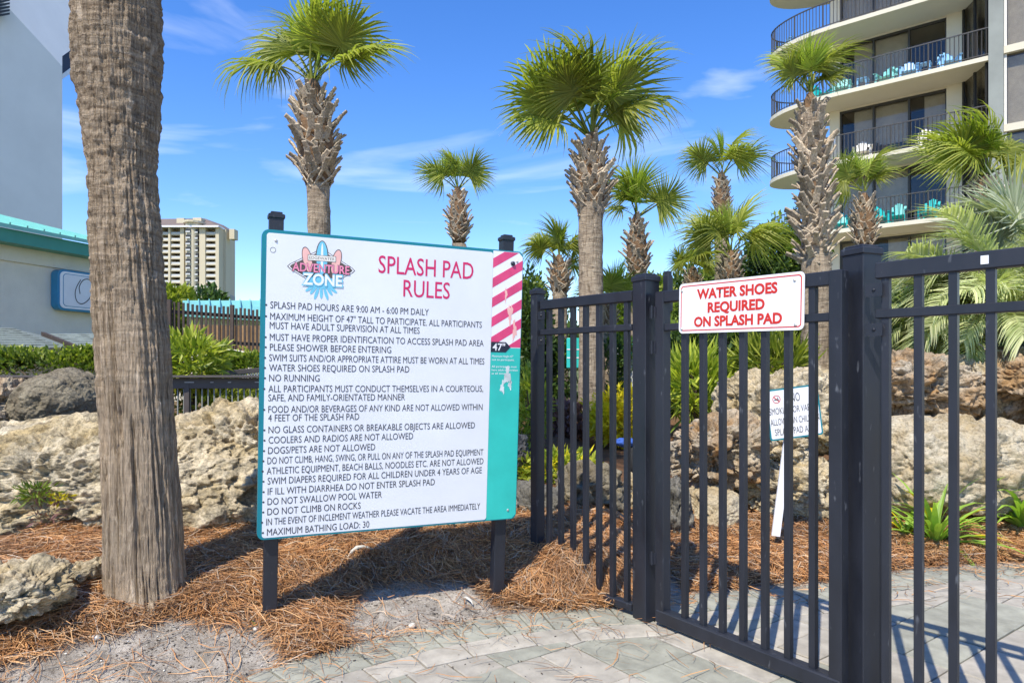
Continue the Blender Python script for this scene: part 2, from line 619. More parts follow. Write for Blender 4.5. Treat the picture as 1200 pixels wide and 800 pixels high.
M['bark'] = bark_mat('palm_bark', (0.19, 0.145, 0.10), (0.36, 0.285, 0.205), (0.54, 0.45, 0.33), 14, 0.6)
M['boot'] = simple('old_leaf_bases', (0.44, 0.355, 0.25), 0.85, 0.5, 14, 0.5, bscale=40, objr=0.35)
M['fibre'] = simple('brown_fibre', (0.17, 0.10, 0.05), 0.95, 0.5, 20, 0.8, bscale=50)
M['fan'] = leaf_mat('fan_palm_leaf', (0.18, 0.225, 0.035), (0.40, 0.41, 0.08), 0.4)
M['fan_fresh'] = leaf_mat('fresh_fan_palm_leaf', (0.24, 0.33, 0.035), (0.42, 0.48, 0.07), 0.4)
M['fan_silver'] = leaf_mat('silver_fan_leaf', (0.30, 0.34, 0.22), (0.52, 0.54, 0.40), 0.25)
M['feather'] = leaf_mat('feather_palm_leaf', (0.26, 0.31, 0.12), (0.58, 0.58, 0.33), 0.3)
M['leaf_dark'] = leaf_mat('dark_shrub_leaf', (0.020, 0.045, 0.012), (0.09, 0.15, 0.03), 0.25)
M['leaf'] = leaf_mat('hedge_leaf', (0.05, 0.10, 0.012), (0.25, 0.32, 0.04), 0.35)
M['leaf_lime'] = leaf_mat('lime_leaf', (0.15, 0.21, 0.02), (0.50, 0.53, 0.07), 0.35)
M['leaf_yellow'] = leaf_mat('yellow_leaf', (0.45, 0.38, 0.01), (0.80, 0.66, 0.03), 0.3)
M['leaf_purple'] = leaf_mat('purple_leaf', (0.13, 0.06, 0.055), (0.30, 0.16, 0.13), 0.2)
M['strap'] = leaf_mat('strap_leaf', (0.14, 0.27, 0.03), (0.36, 0.52, 0.08), 0.3)
M['twig'] = simple('twig_bark', (0.10, 0.075, 0.05), 0.9, 0.3, 20, 0.3)
M['stucco'] = simple('grey_stucco', (0.70, 0.66, 0.56), 0.9, 0.06, 2, 0.6, bscale=38, dist=0.02)
M['turq'] = simple('turquoise_metal', (0.04, 0.26, 0.21), 0.4, 0.06, 3, 0.0)
M['turq_light'] = simple('pale_turquoise_metal', (0.20, 0.50, 0.44), 0.35, 0.06, 3, 0.0)
M['blue_box'] = simple('blue_sign_box', (0.025, 0.22, 0.40), 0.35, 0.08, 4, 0.0)
M['shingle'] = simple('grey_shingles', (0.17, 0.20, 0.18), 0.9, 0.2, 20, 0.3, isl=0.25)
M['dark_wood'] = simple('dark_brown_wood', (0.055, 0.038, 0.030), 0.7, 0.25, 10, 0.2, objr=0.25)
M['rail'] = simple('dark_brown_metal', (0.075, 0.062, 0.055), 0.5, 0.12, 8, 0.05)
M['tan_wood'] = simple('tan_boards', (0.46, 0.27, 0.12), 0.8, 0.2, 8, 0.2, objr=0.2)
M['concrete'] = simple('painted_concrete', (0.74, 0.73, 0.69), 0.85, 0.04, 0.6, 0.08, bscale=8)
M['balcony'] = simple('cream_concrete', (0.66, 0.60, 0.47), 0.85, 0.05, 0.7, 0.08, bscale=10)
M['pier'] = simple('patched_grey_concrete', (0.26, 0.275, 0.25), 0.85, 0.22, 0.45, 0.1, bscale=10)
M['wall_cream'] = simple('cream_stucco', (0.66, 0.60, 0.47), 0.9, 0.05, 1, 0.15, bscale=20)
M['win'] = glass_mat('dark_window_glass', (0.82, 0.80, 0.76))
M['room'] = simple('unlit_room_wall', (0.10, 0.095, 0.085), 0.9, 0.1, 1, 0.0)  # dark base colour stands in for the rooms' lack of daylight
M['frame'] = simple('bronze_window_frame', (0.03, 0.028, 0.026), 0.45, 0.1, 8, 0.0)
M['curtain'] = simple('grey_curtain', (0.62, 0.59, 0.52), 0.9, 0.12, 5, 0.0)
M['bal_metal'] = simple('balcony_rail_metal', (0.06, 0.055, 0.05), 0.5, 0.1, 8, 0.0)
M['chair_teal'] = simple('teal_chair_plastic', (0.0, 0.42, 0.42), 0.45, 0.06, 6, 0.0)
M['chair_aqua'] = simple('pale_aqua_chair_plastic', (0.22, 0.60, 0.58), 0.45, 0.06, 6, 0.0)
M['chair_blue'] = simple('sky_blue_chair_plastic', (0.22, 0.48, 0.78), 0.45, 0.06, 6, 0.0)
M['chair_white'] = simple('white_chair_plastic', (0.72, 0.70, 0.64), 0.5, 0.06, 6, 0.0)
M['chair_dark'] = simple('dark_grey_chair_plastic', (0.07, 0.07, 0.075), 0.5, 0.06, 6, 0.0)
M['tower_cream'] = simple('distant_cream_wall', (0.55, 0.48, 0.34), 0.9, 0.05, 0.1, 0.0)
M['tower_grey'] = simple('distant_grey_wall', (0.36, 0.36, 0.33), 0.9, 0.05, 0.1, 0.0)
M['tower_roof'] = simple('brown_tile_roof', (0.17, 0.13, 0.11), 0.9, 0.15, 0.3, 0.0)
M['tower_rail'] = simple('distant_pale_railing', (0.52, 0.53, 0.52), 0.8, 0.05, 1, 0.0)
M['car_white'] = simple('white_car_paint', (0.75, 0.75, 0.74), 0.2, 0.02, 2, 0.0)
M['rubber'] = simple('black_rubber', (0.02, 0.02, 0.02), 0.8, 0.1, 20, 0.0)
M['blue_cloth'] = simple('blue_cloth', (0.03, 0.09, 0.35), 0.85, 0.2, 20, 0.2)
M['rim_steel'] = simple('wheel_rim', (0.4, 0.4, 0.42), 0.3, 0.1, 20, 0.0, metal=0.7)

# ================================================================ GROUND
EDGE = [(-3.2, 0.3), (-2.2, 1.55), (-1.6, 2.12), (-1.06, 2.53), (-.803, 2.80), (-.494, 3.02), (-.159, 3.19), (.165, 3.30), (.416, 3.34),
        (.60, 3.36), (.789, 3.50), (1.215, 3.60), (1.757, 3.70), (2.225, 3.95), (3.05, 4.07), (4.5, 4.2), (7.5, 4.4)]


def chaikin(p, k=2):
    for _ in range(k):
        q = [p[0]]
        for a, b in zip(p[:-1], p[1:]):
            q += [(a[0] * .75 + b[0] * .25, a[1] * .75 + b[1] * .25), (a[0] * .25 + b[0] * .75, a[1] * .25 + b[1] * .75)]
        q.append(p[-1])
        p = q
    return p


EDGE = np.array(chaikin(EDGE))


def edge_dist(X, Y):
    """signed distance to the paving edge, positive on the planted side"""
    X = np.asarray(X, float); Y = np.asarray(Y, float)
    best = np.full(X.shape, 1e9); sgn = np.ones(X.shape)
    for a, b in zip(EDGE[:-1], EDGE[1:]):
        d = b - a
        L2 = d @ d
        t = np.clip(((X - a[0]) * d[0] + (Y - a[1]) * d[1]) / L2, 0, 1)
        qx, qy = a[0] + t * d[0], a[1] + t * d[1]
        dd = (X - qx) ** 2 + (Y - qy) ** 2
        s = np.sign(d[0] * (Y - a[1]) - d[1] * (X - a[0]))
        m = dd < best
        best = np.where(m, dd, best); sgn = np.where(m, s, sgn)
    return np.sqrt(best) * sgn


STRAW_BLOBS = [(-.93, 2.82, .20, 1.0), (-.80, 2.90, .17, 0.8), (.17, 3.46, .24, 1.2), (.42, 3.44, .16, 1.0), (-1.9, 2.75, .45, 1.1), (-1.35, 2.9, .18, .6), (-.03, 3.36, .13, .8)]
BARE_BLOBS = [(-.42, 3.19, .27, 1.3), (-1.22, 2.58, .36, 1.5), (-.62, 3.25, .12, .5), (-1.12, 2.92, .12, .55), (-.72, 3.04, .06, .8), (.06, 3.27, .08, .7), (-1.62, 2.42, .36, 1.4), (-1.75, 3.02, .2, .3), (-.15, 3.28, .10, .6), (-1.38, 2.82, .08, .6)]


def straw_mask(x, y):
    x = np.asarray(x, float); y = np.asarray(y, float)
    d = edge_dist(x, y)
    P = np.stack([x * 3.1, y * 3.1, x * 0 + .5], -1)
    nz = fbm(P, 4, 31)
    s = sstep(.10, .34, d + nz * .10) * 1.0
    s = np.where(x > .9, sstep(.0, .05, d + nz * .02), s)
    for cx, cy, r, k in STRAW_BLOBS:
        s = s + k * np.exp(-((x - cx) ** 2 + (y - cy) ** 2) / r ** 2)
    for cx, cy, r, k in BARE_BLOBS:
        s = s - k * np.exp(-((x - cx) ** 2 + (y - cy) ** 2) / r ** 2)
    s = s * (d > -.015)
    return np.clip(s + nz * .18 * (s > .1), 0, 1)


def ground_z(x, y):
    x = np.asarray(x, float); y = np.asarray(y, float)
    d = edge_dist(x, y)
    dp = np.maximum(d, 0)
    w = sstep(.55, 1.0, x)
    z = .27 * (1 - np.exp(-(dp / .62) ** 1.25)) * (1 - w) + .19 * (1 - np.exp(-(dp / 1.0) ** 1.4)) * w
    z = z + .55 * sstep(5.0, 15, y) * sstep(0, 1, dp)
    P = np.stack([x * 2.3, y * 2.3, x * 0], -1)
    z = z + (fbm(P, 4, 5) * .020 + .007 * fbm(P * 8, 3, 9)) * sstep(0, .12, dp)
    z = z + .10 * np.exp(-((x - .30) ** 2 + (y - 3.56) ** 2) / .22 ** 2) * sstep(0, .15, dp)
    z = z + .03 * np.exp(-((x + .85) ** 2 + (y - 2.86) ** 2) / .16 ** 2) * sstep(0, .1, dp)
    return np.where(d > 0, z - .004, -.07 + 0 * z)


def gz(x, y):
    return float(ground_z(np.array([x]), np.array([y]))[0])


def grow(a, b, step, lim_lo, lim_hi, k=1.25):
    mid = list(np.arange(a, b + step / 2, step))
    s, v, hi = step, b, []
    while v < lim_hi:
        s *= k; v += s; hi.append(min(v, lim_hi))
    s, v, lo = step, a, []
    while v > lim_lo:
        s *= k; v -= s; lo.append(max(v, lim_lo))
    return np.array(lo[::-1] + mid + hi)


gx = grow(-2.9, 3.4, .024, -3000, 3000)
gy = grow(1.2, 5.2, .024, -300, 4500)
GX, GY = np.meshgrid(gx, gy)
fx, fy = GX.ravel(), GY.ravel()
GZ = ground_z(fx, fy)
nx, ny = len(gx), len(gy)
idx = np.arange(nx * ny).reshape(ny, nx)
F = np.stack([idx[:-1, :-1], idx[:-1, 1:], idx[1:, 1:], idx[1:, :-1]], -1).reshape(-1, 4)
mg, n, b = newmat('sand_and_litter')
t = N(n, 'ShaderNodeTexCoord')
at_s = N(n, 'ShaderNodeAttribute', attribute_name='straw')
f1 = N(n, 'ShaderNodeTexNoise', Scale=9, Detail=8, Roughness=0.7)
f2 = N(n, 'ShaderNodeTexNoise', Scale=95, Detail=6, Roughness=0.75)
f3 = N(n, 'ShaderNodeTexNoise', Scale=0.6, Detail=6, Roughness=0.6)
for q in (f1, f2, f3):
    n.links.new(t.outputs['Object'], q.inputs['Vector'])
rs = ramp(n, [(.33, (.26, .225, .18)), (.62, (.56, .50, .42))])
n.links.new(f1.outputs['Fac'], rs.inputs[0])
rf = ramp(n, [(.36, (.30, .27, .24)), (.50, (1, 1, 1))])
n.links.new(f2.outputs['Fac'], rf.inputs[0])
sand = mixc(n, rs.outputs[0], rf.outputs[0], .75, 'MULTIPLY')
rl = ramp(n, [(.35, (.085, .045, .024)), (.65, (.25, .135, .07))])
n.links.new(f2.outputs['Fac'], rl.inputs[0])
c = mixc(n, sand, rl.outputs[0], at_s.outputs['Fac'])
sxy = N(n, 'ShaderNodeSeparateXYZ')
n.links.new(t.outputs['Object'], sxy.inputs[0])
far_ = N(n, 'ShaderNodeMapRange')
far_.inputs['From Min'].default_value = 9
far_.inputs['From Max'].default_value = 15
n.links.new(sxy.outputs['Y'], far_.inputs['Value'])
rg = ramp(n, [(.38, (.07, .10, .03)), (.50, (.14, .16, .06)), (.66, (.34, .30, .21))])
n.links.new(f3.outputs['Fac'], rg.inputs[0])
c = mixc(n, c, rg.outputs[0], far_.outputs[0])
n.links.new(c, b.inputs['Base Color'])
b.inputs['Roughness'].default_value = 0.95
b.inputs['Specular IOR Level'].default_value = 0.15
bp = N(n, 'ShaderNodeBump', Strength=0.9, Distance=0.012)
n.links.new(f2.outputs['Fac'], bp.inputs['Height'])
bq = N(n, 'ShaderNodeBump', Strength=0.7, Distance=0.03)
n.links.new(f1.outputs['Fac'], bq.inputs['Height'])
n.links.new(bp.outputs[0], bq.inputs['Normal'])
n.links.new(bq.outputs[0], b.inputs['Normal'])
ground = np_mesh('ground', np.stack([fx, fy, GZ], -1), F, mg, smooth=True)
sm = straw_mask(fx, fy)
atr = ground.data.attributes.new('straw', 'FLOAT', 'POINT')
atr.data.foreach_set('value', sm.astype(np.float32))
ground['kind'] = 'structure'

# ---------------------------------------------------------------- paving
mb = MB()
poly = [(float(x), float(y)) for x, y in EDGE] + [(7.5, -6), (-4, -6), (-4, .3)]
me = bpy.data.meshes.new('pavement')
bm = bmesh.new()
vs_ = [bm.verts.new((x, y, -.014)) for x, y in poly]
f_ = bm.faces.new(vs_)
bmesh.ops.triangulate(bm, faces=[f_])
bmesh.ops.recalc_face_normals(bm, faces=bm.faces[:])
bm.to_mesh(me); bm.free()
pavement = finish(bpy.data.objects.new('pavement', me), M['joint'])
pavement['kind'] = 'structure'


def clip_poly(P, p0, nrm):
    out = []
    for i in range(len(P)):
        a, b_ = P[i], P[(i + 1) % len(P)]
        da = (a[0] - p0[0]) * nrm[0] + (a[1] - p0[1]) * nrm[1]
        db = (b_[0] - p0[0]) * nrm[0] + (b_[1] - p0[1]) * nrm[1]
        if da >= 0:
            out.append(a)
        if (da >= 0) != (db >= 0):
            k = da / (da - db)
            out.append((a[0] + (b_[0] - a[0]) * k, a[1] + (b_[1] - a[1]) * k))
    return out


def area(P):
    return abs(sum(P[i][0] * P[(i + 1) % len(P)][1] - P[(i + 1) % len(P)][0] * P[i][1] for i in range(len(P)))) / 2


n_pav = 0


def paver(P, green, gap=.0035):
    global n_pav
    if len(P) < 3 or area(P) < .0012:
        return
    cx = sum(p[0] for p in P) / len(P); cy = sum(p[1] for p in P) / len(P)

    def ins(g):
        q = P
        m_ = len(P)
        s = sum(P[i][0] * P[(i + 1) % m_][1] - P[(i + 1) % m_][0] * P[i][1] for i in range(m_))
        for i in range(m_):
            a, b_ = P[i], P[(i + 1) % m_]
            ex, ey = b_[0] - a[0], b_[1] - a[1]
            L = math.hypot(ex, ey)
            if L < 1e-6:
                continue
            nn = (-ey / L, ex / L) if s > 0 else (ey / L, -ex / L)
            q = clip_poly(q, (a[0] + nn[0] * g, a[1] + nn[1] * g), nn)
            if len(q) < 3:
                return None
        return q
    lo, hi = ins(gap), ins(gap + .004)
    if not lo or not hi:
        return
    z = rnd.uniform(-.003, .0015)
    tx, ty = rnd.uniform(-.003, .003), rnd.uniform(-.003, .003)
    s = sum(hi[i][0] * hi[(i + 1) % len(hi)][1] - hi[(i + 1) % len(hi)][0] * hi[i][1] for i in range(len(hi)))
    if s < 0:
        hi = hi[::-1]; lo = lo[::-1]
    m = MB()
    zz = lambda p, k: k + z + (p[0] - cx) * tx + (p[1] - cy) * ty
    if len(lo) == len(hi):
        k = len(hi)
        vs = [(x - cx, y - cy, -.03) for x, y in lo] + [(x - cx, y - cy, zz((x, y), -.004)) for x, y in lo] + [(x - cx, y - cy, zz((x, y), 0)) for x, y in hi]
        fs = [tuple(range(2 * k, 3 * k))]
        for r in (0, 1):
            fs += [(r * k + i, r * k + (i + 1) % k, (r + 1) * k + (i + 1) % k, (r + 1) * k + i) for i in range(k)]
        m.add(vs, fs)
    else:
        k = len(hi)
        m.add([(x - cx, y - cy, -.03) for x, y in hi] + [(x - cx, y - cy, zz((x, y), 0)) for x, y in hi],
              [tuple(range(k, 2 * k))] + [(i, (i + 1) % k, k + (i + 1) % k, k + i) for i in range(k)])
    o = m.build('paver', M['paver_green'] if green else M['paver_tan'], pavement)
    o.location = (cx, cy, 0)
    n_pav += 1


# border courses along the curved edge (two bands), then a turned field of slabs
seg = EDGE[1:] - EDGE[:-1]
cum = np.concatenate([[0], np.cumsum(np.hypot(seg[:, 0], seg[:, 1]))])


def on_edge(s, off):
    s = min(max(s, 0), cum[-1] - 1e-6)
    i = int(np.searchsorted(cum, s, 'right') - 1)
    i = min(i, len(seg) - 1)
    k = (s - cum[i]) / (cum[i + 1] - cum[i])
    p = EDGE[i] + seg[i] * k
    # smoothed tangent
    s2, s1 = min(s + .12, cum[-1] - 1e-4), max(s - .12, 0)
    def pt(q):
        j = min(int(np.searchsorted(cum, q, 'right') - 1), len(seg) - 1)
        return EDGE[j] + seg[j] * ((q - cum[j]) / (cum[j + 1] - cum[j]))
    d = pt(s2) - pt(s1)
    d = d / np.hypot(*d)
    return (p[0] + d[1] * off, p[1] - d[0] * off)


s0 = 1.2
while s0 < 9.2:
    w = .115
    paver([on_edge(s0, .0), on_edge(s0 + w, .0), on_edge(s0 + w - .0, .235), on_edge(s0, .235)], True)
    s0 += w
s0 = 1.2
while s0 < 9.2:
    w = rnd.choice([.24, .24, .34])
    paver([on_edge(s0, .235), on_edge(s0 + w / 2, .235), on_edge(s0 + w, .235), on_edge(s0 + w, .385), on_edge(s0 + w / 2, .385), on_edge(s0, .385)], rnd.random() < .08)
    s0 += w
fu = np.array([.588, -.809]); fv = np.array([.809, .588])
CS = .345
inner = np.array([on_edge(s, .385) for s in np.linspace(0, cum[-1] - .01, 240)])
for i in range(-26, 26):
    for j in range(-26, 26):
        ox = .252 + fu[0] * i * CS + fv[0] * j * CS
        oy = 2.88 + fu[1] * i * CS + fv[1] * j * CS
        c0 = (ox + (fu[0] + fv[0]) * CS / 2, oy + (fu[1] + fv[1]) * CS / 2)
        if c0[1] < 1.4 or c0[0] < -2.3 or c0[0] > 4.6 or c0[1] > 4.6:
            continue
        kind = (i * 2 + j) % 3
        rects = [(0, 1, 0, 1)]
        if kind == 1:
            rects = [(0, .5, 0, 1), (.5, 1, 0, 1)]
        elif kind == 2 and (i + j) % 2:
            rects = [(0, 1, 0, .5), (0, 1, .5, 1)]
        g = ((i + 2 * j) % 4 in (0, 1)) if (i + j) % 3 else (i % 2 == 0)
        for a0, a1, b0, b1 in rects:
            Pq = [(ox + fu[0] * a * CS + fv[0] * b_ * CS, oy + fu[1] * a * CS + fv[1] * b_ * CS) for a, b_ in ((a0, b0), (a1, b0), (a1, b1), (a0, b1))]
            cx, cy = np.mean([p[0] for p in Pq]), np.mean([p[1] for p in Pq])
            dd = (inner[:, 0] - cx) ** 2 + (inner[:, 1] - cy) ** 2
            near = np.argsort(dd)[0]
            if near == 0 or near == len(inner) - 1:
                continue
            tg = inner[min(near + 1, len(inner) - 1)] - inner[near - 1]
            tg = tg / np.hypot(*tg)
            nr = (tg[1], -tg[0])
            if ((cx - inner[near][0]) * nr[0] + (cy - inner[near][1]) * nr[1]) < -CS:
                continue
            Pq = clip_poly(Pq, tuple(inner[near]), nr)
            paver(Pq, g)

# ---------------------------------------------------------------- pine straw, chips, shell bits
def needles(name, n_try, xr, yr, lmin, lmax, wid, lift, seed, dens=1.0):
    r = np.random.default_rng(seed)
    x = r.uniform(*xr, n_try); y = r.uniform(*yr, n_try)
    s = straw_mask(x, y)
    keep = r.random(n_try) < (s ** 1.8) * dens + 0.02
    ed_ = edge_dist(x, y)
    keep &= ed_ > -.02
    keep |= (ed_ < 0) & (r.random(n_try) < .05 * np.exp(np.minimum(ed_, 0) / .22) + .0012)
    x, y, s = x[keep], y[keep], s[keep]
    k = len(x)
    # heading: local sweep plus scatter, so tufts lie together
    base = fbm(np.stack([x * 2.2, y * 2.2, x * 0 + 3], -1), 2, 77) * 3.6
    h = base + r.normal(0, .75, k) - .6
    L = r.uniform(lmin, lmax, k)
    curv = r.normal(0, 1.1, k)
    tt = np.array([-.5, -.17, .17, .5])
    V = np.zeros((k, 8, 3))
    z0 = r.random(k) ** 1.5 * lift * (.3 + s)
    tilt = r.normal(0, .16, k)
    wv = wid * r.uniform(.7, 1.25, k)
    roll = r.uniform(-.9, .9, k)
    for q, u in enumerate(tt):
        a = h + curv * u
        px = x + np.cos(a) * L * u
        py = y + np.sin(a) * L * u
        zz = ground_z(px, py)
        zz = np.maximum(zz, .0015) + z0 + .003 + np.maximum(0, tilt * u * L) + .012 * (1 - (2 * u) ** 2) * r.random(k)
        nx_, ny_ = -np.sin(a), np.cos(a)
        hw = wv * (.5 if q in (1, 2) else .3)
        cr_, sr_ = np.cos(roll), np.sin(roll)
        V[:, q * 2] = np.stack([px - nx_ * hw * cr_, py - ny_ * hw * cr_, zz - hw * sr_], -1)
        V[:, q * 2 + 1] = np.stack([px + nx_ * hw * cr_, py + ny_ * hw * cr_, zz + hw * sr_], -1)
    base_i = np.arange(k)[:, None] * 8
    F = np.concatenate([base_i + np.array([0, 1, 3, 2]), base_i + np.array([2, 3, 5, 4]), base_i + np.array([4, 5, 7, 6])], 0)
    o = np_mesh(name, V.reshape(-1, 3), F, M['straw'])
    return o


o = needles('pine_straw', 135000, (-2.5, .85), (2.1, 4.4), .07, .20, .0028, .040, 3)
tag(o, 'rust brown pine needle mulch in heaps under the rules sign and round the palm', 'pine straw', kind='stuff')
o = needles('pine_straw', 75000, (.45, 4.6), (3.3, 5.0), .07, .19, .0038, .035, 4)
tag(o, 'tan brown pine needle mulch spread behind the gate in front of the boulders', 'pine straw', kind='stuff')


def bits(name, k, xr, yr, smin, smax, m, seed, label, cat, bare=True, onpave=.0):
    r = np.random.default_rng(seed)
    x = r.uniform(*xr, k); y = r.uniform(*yr, k)
    s = straw_mask(x, y); d = edge_dist(x, y)
    keep = (d > -.03) & (r.random(k) < (1 - s) * (fbm(np.stack([x * 5, y * 5, x * 0], -1), 3, 8) * .5 + .6))
    if onpave:
        keep |= (d < -.03) & (r.random(k) < onpave * np.exp(np.minimum(d, 0) / .25))
    x, y = x[keep], y[keep]
    k = len(x)
    z = np.maximum(ground_z(x, y), 0)
    sz = smin + (smax - smin) * r.random(k) ** 3
    octa = np.array([[1, 0, 0], [0, 1, 0], [-1, 0, 0], [0, -1, 0], [0, 0, .7], [0, 0, -.7]])
    V = octa[None] * (1 + r.normal(0, .25, (k, 6, 3)))
    a = r.uniform(0, 6.3, k)
    ca, sa = np.cos(a)[:, None], np.sin(a)[:, None]
    V = np.stack([V[..., 0] * ca * 1.5 - V[..., 1] * sa, V[..., 0] * sa * 1.5 + V[..., 1] * ca, V[..., 2] * .7], -1) * sz[:, None, None]
    V += np.stack([x, y, z + sz * .25], -1)[:, None, :]
    T = np.array([[0, 1, 4], [1, 2, 4], [2, 3, 4], [3, 0, 4], [1, 0, 5], [2, 1, 5], [3, 2, 5], [0, 3, 5]])
    F = (np.arange(k)[:, None, None] * 6 + T[None]).reshape(-1, 3)
    o = np_mesh(name, V.reshape(-1, 3), F, m)
    tag(o, label, cat, kind='stuff')


bits('wood_chips', 34000, (-2.3, .7), (2.0, 3.7), .0012, .0052, M['chip'], 21, 'dark specks of wood and seed scattered over the bare grey sand', 'debris', onpave=.09)
bits('shell_grit', 12000, (-2.3, .7), (2.0, 3.7), .0012, .0055, M['shell'], 22, 'pale shell grit scattered over the bare grey sand', 'grit', onpave=.07)

for k, (px, py, r_, lab) in enumerate([(483, 713, .017, 'round grey pebble on the sand below the middle of the rules sign'), (655, 724, .0, ''),
                                       (531, 724, .014, 'small cream pebble on the sand beside the paving edge'), (300, 735, .013, 'pale pebble at the foot of the left sign post'),
                                       (113, 761, .016, 'cream pebble lying on the straw in front of the near palm'), (547, 707, .0, ''), (335, 768, .012, 'grey pebble on the bare sand near the paving edge')]):
    if r_ <= 0:
        continue
    Y = 936 / (py - 430 + 22)
    X = (px - 600) / 800 * Y
    bm = bmesh.new(); bmesh.ops.create_icosphere(bm, subdivisions=3, radius=r_)
    for v in bm.verts:
        v.co *= 1 + .12 * math.sin(v.co.x * 210 + k) * math.cos(v.co.y * 170)
        v.co.z *= .7
    me = bpy.data.meshes.new('pebble'); bm.to_mesh(me); bm.free()
    o = finish(bpy.data.objects.new('pebble', me), M['shell'], smooth=True)
    o.location = (X, Y, gz(X, Y) + r_ * .5)
    tag(o, lab, 'pebble', 'pebbles on the sand')

# ================================================================ BOULDERS
_ico = {}


def ico(sub):
    if sub not in _ico:
        bm = bmesh.new(); bmesh.ops.create_icosphere(bm, subdivisions=sub, radius=1)
        V = np.array([v.co[:] for v in bm.verts]); F = np.array([[v.index for v in f.verts] for f in bm.faces])
        bm.free(); _ico[sub] = (V, F)
    return _ico[sub]


def boulder(px0, px1, py0, py1, Y, th, m, seed, label, sub=7, box=.75, strata=.5, rough=1.0, tilt=0.0, lump=1.0, pits=1.0, group='limestone boulders of the rock wall'):
    V, F = ico(sub)
    c = at((px0 + px1) / 2, (py0 + py1) / 2, Y)
    hx = (px1 - px0) / 2 / 800 * Y; hz = (py1 - py0) / 2 / 800 * Y
    D = V.copy()
    S = np.sign(D) * np.abs(D) ** box
    r0 = (hx * hz * th) ** (1 / 3)
    P = S * np.array([hx, th, hz])
    q = P + seed * 7.31
    nrm = D / np.linalg.norm(D, axis=1)[:, None]
    a = fbm(q * (.8 / r0), 3, seed) * .24 * r0 * lump
    P = P + nrm * a[:, None]
    wq = q + .10 * r0 * np.stack([fbm(q * 3 / r0, 2, seed + 30), fbm(q * 3 / r0, 2, seed + 31), fbm(q * 3 / r0, 2, seed + 32)], -1)
    sc_ = np.array([1.0, 1.0, 1.9])
    v1, g1 = facets(wq * sc_ * (1.05 / r0), seed + 40, .5)
    v2, g2 = facets(wq * sc_ * (2.9 / r0), seed + 50, .5)
    P = P + nrm * (v1 * .17 * r0 * lump * rough + v2 * .07 * r0 * rough * lump)[:, None]
    P = P - nrm * ((1 - sstep(0, .10, g1)) * .05 * r0 * rough + (1 - sstep(0, .12, g2)) * .022 * r0 * rough)[:, None]
    rid = 1 - np.abs(fbm(q * (1.7 / r0), 4, seed + 3))
    P = P + nrm * ((rid - .6) * .12 * r0 * rough)[:, None]
    # ledges: steps in height that come and go along the face
    zz = q[:, 2] * (3.2 / r0) + fbm(q * (.9 / r0), 3, seed + 5) * 1.6
    st = np.abs((zz % 1) - .5) * 2
    msk = sstep(-.2, .4, fbm(q * (1.3 / r0), 2, seed + 8))
    hor = np.sqrt(np.clip(1 - nrm[:, 2] ** 2, 0, 1))
    P = P + nrm * ((st - .5) * .10 * r0 * strata * msk * hor)[:, None]
    pit = fbm(q * 6.5, 5, seed + 11)
    P = P - nrm * (sstep(.15, .70, pit) * .085 * pits)[:, None]
    P = P + nrm * ((.5 - np.abs(fbm(q * 11, 4, seed + 13))) * .040 * pits)[:, None]
    pit2 = fbm(q * 26, 2, seed + 17)
    P = P - nrm * (sstep(.3, .8, pit2) * .026 * pits)[:, None]
    if tilt:
        ca, sa = math.cos(tilt), math.sin(tilt)
        x, z = P[:, 0].copy(), P[:, 2].copy()
        P[:, 0] = x * ca - z * sa; P[:, 2] = x * sa + z * ca
    for ax, h_ in ((0, hx), (2, hz)):
        lo, hi = P[:, ax].min(), P[:, ax].max()
        P[:, ax] = (P[:, ax] - (lo + hi) / 2) * (2 * h_ / (hi - lo))
    o = np_mesh('boulder', P, F, m, smooth=True)
    o.location = c
    tag(o, label, 'boulder', group)
    return o


boulder(-230, 350, 481, 674, 4.14, .50, M['rock'], 4, 'huge pale pitted boulder stretching behind the near palm as far as the rules sign', 8, tilt=.09, rough=.5, lump=.6, box=.78, pits=1.0)
boulder(186, 372, 464, 612, 4.30, .34, M['rock'], 7, 'raised pale boulder with dark hollows between the near palm and the rules sign', 7, tilt=.06, rough=.6, lump=.8, box=.85, pits=1.1)
boulder(225, 430, 560, 660, 4.45, .30, M['rock'], 9, 'low shaded stone wedged under the huge boulder behind the left sign post', 7, rough=.7)
boulder(395, 612, 560, 652, 4.35, .35, M['rock_pale'], 12, 'low pale boulder mostly hidden behind the rules sign', 6)
boulder(30, 119, 430, 520, 5.1, .42, M['rock_grey'], 15, 'rounded dark grey boulder left of the near palm, below the hedge', 7, box=1.0, strata=.0, rough=.3, lump=.35, pits=.35)
boulder(-40, 42, 438, 530, 4.9, .35, M['rock_orange'], 18, 'brown and yellow boulder at the left edge beside the rounded grey one', 7)
boulder(-55, 82, 656, 730, 2.66, .20, M['rock'], 21, 'small jagged cream boulder half buried in straw left of the near palm', 7, rough=1.1)
boulder(78, 124, 652, 692, 3.02, .10, M['rock'], 24, 'flat stone slab touching the foot of the near palm', 6, rough=.8)
boulder(590, 622, 505, 560, 5.6, .2, M['rock_dark'], 27, 'dark rounded rock between the rules sign and the fence end post', 6, box=.95)
boulder(585, 668, 560, 660, 4.45, .25, M['rock_dark'], 30, 'dark grey pitted rock behind the fence end post', 6)
boulder(645, 748, 535, 655, 4.7, .3, M['rock_grey'], 33, 'grey pitted boulder behind the short fence panel', 6)
boulder(722, 770, 545, 650, 4.9, .25, M['rock_pale'], 36, 'pale rock behind the gate hinge post', 6)
boulder(765, 812, 556, 650, 4.55, .2, M['rock_dark'], 39, 'narrow grey pitted rock seen past the gate hinge', 6)
boulder(786, 896, 478, 586, 5.0, .42, M['rock_orange'], 42, 'tan boulder with a rusty band, resting on the yellow stone behind the gate', 7)
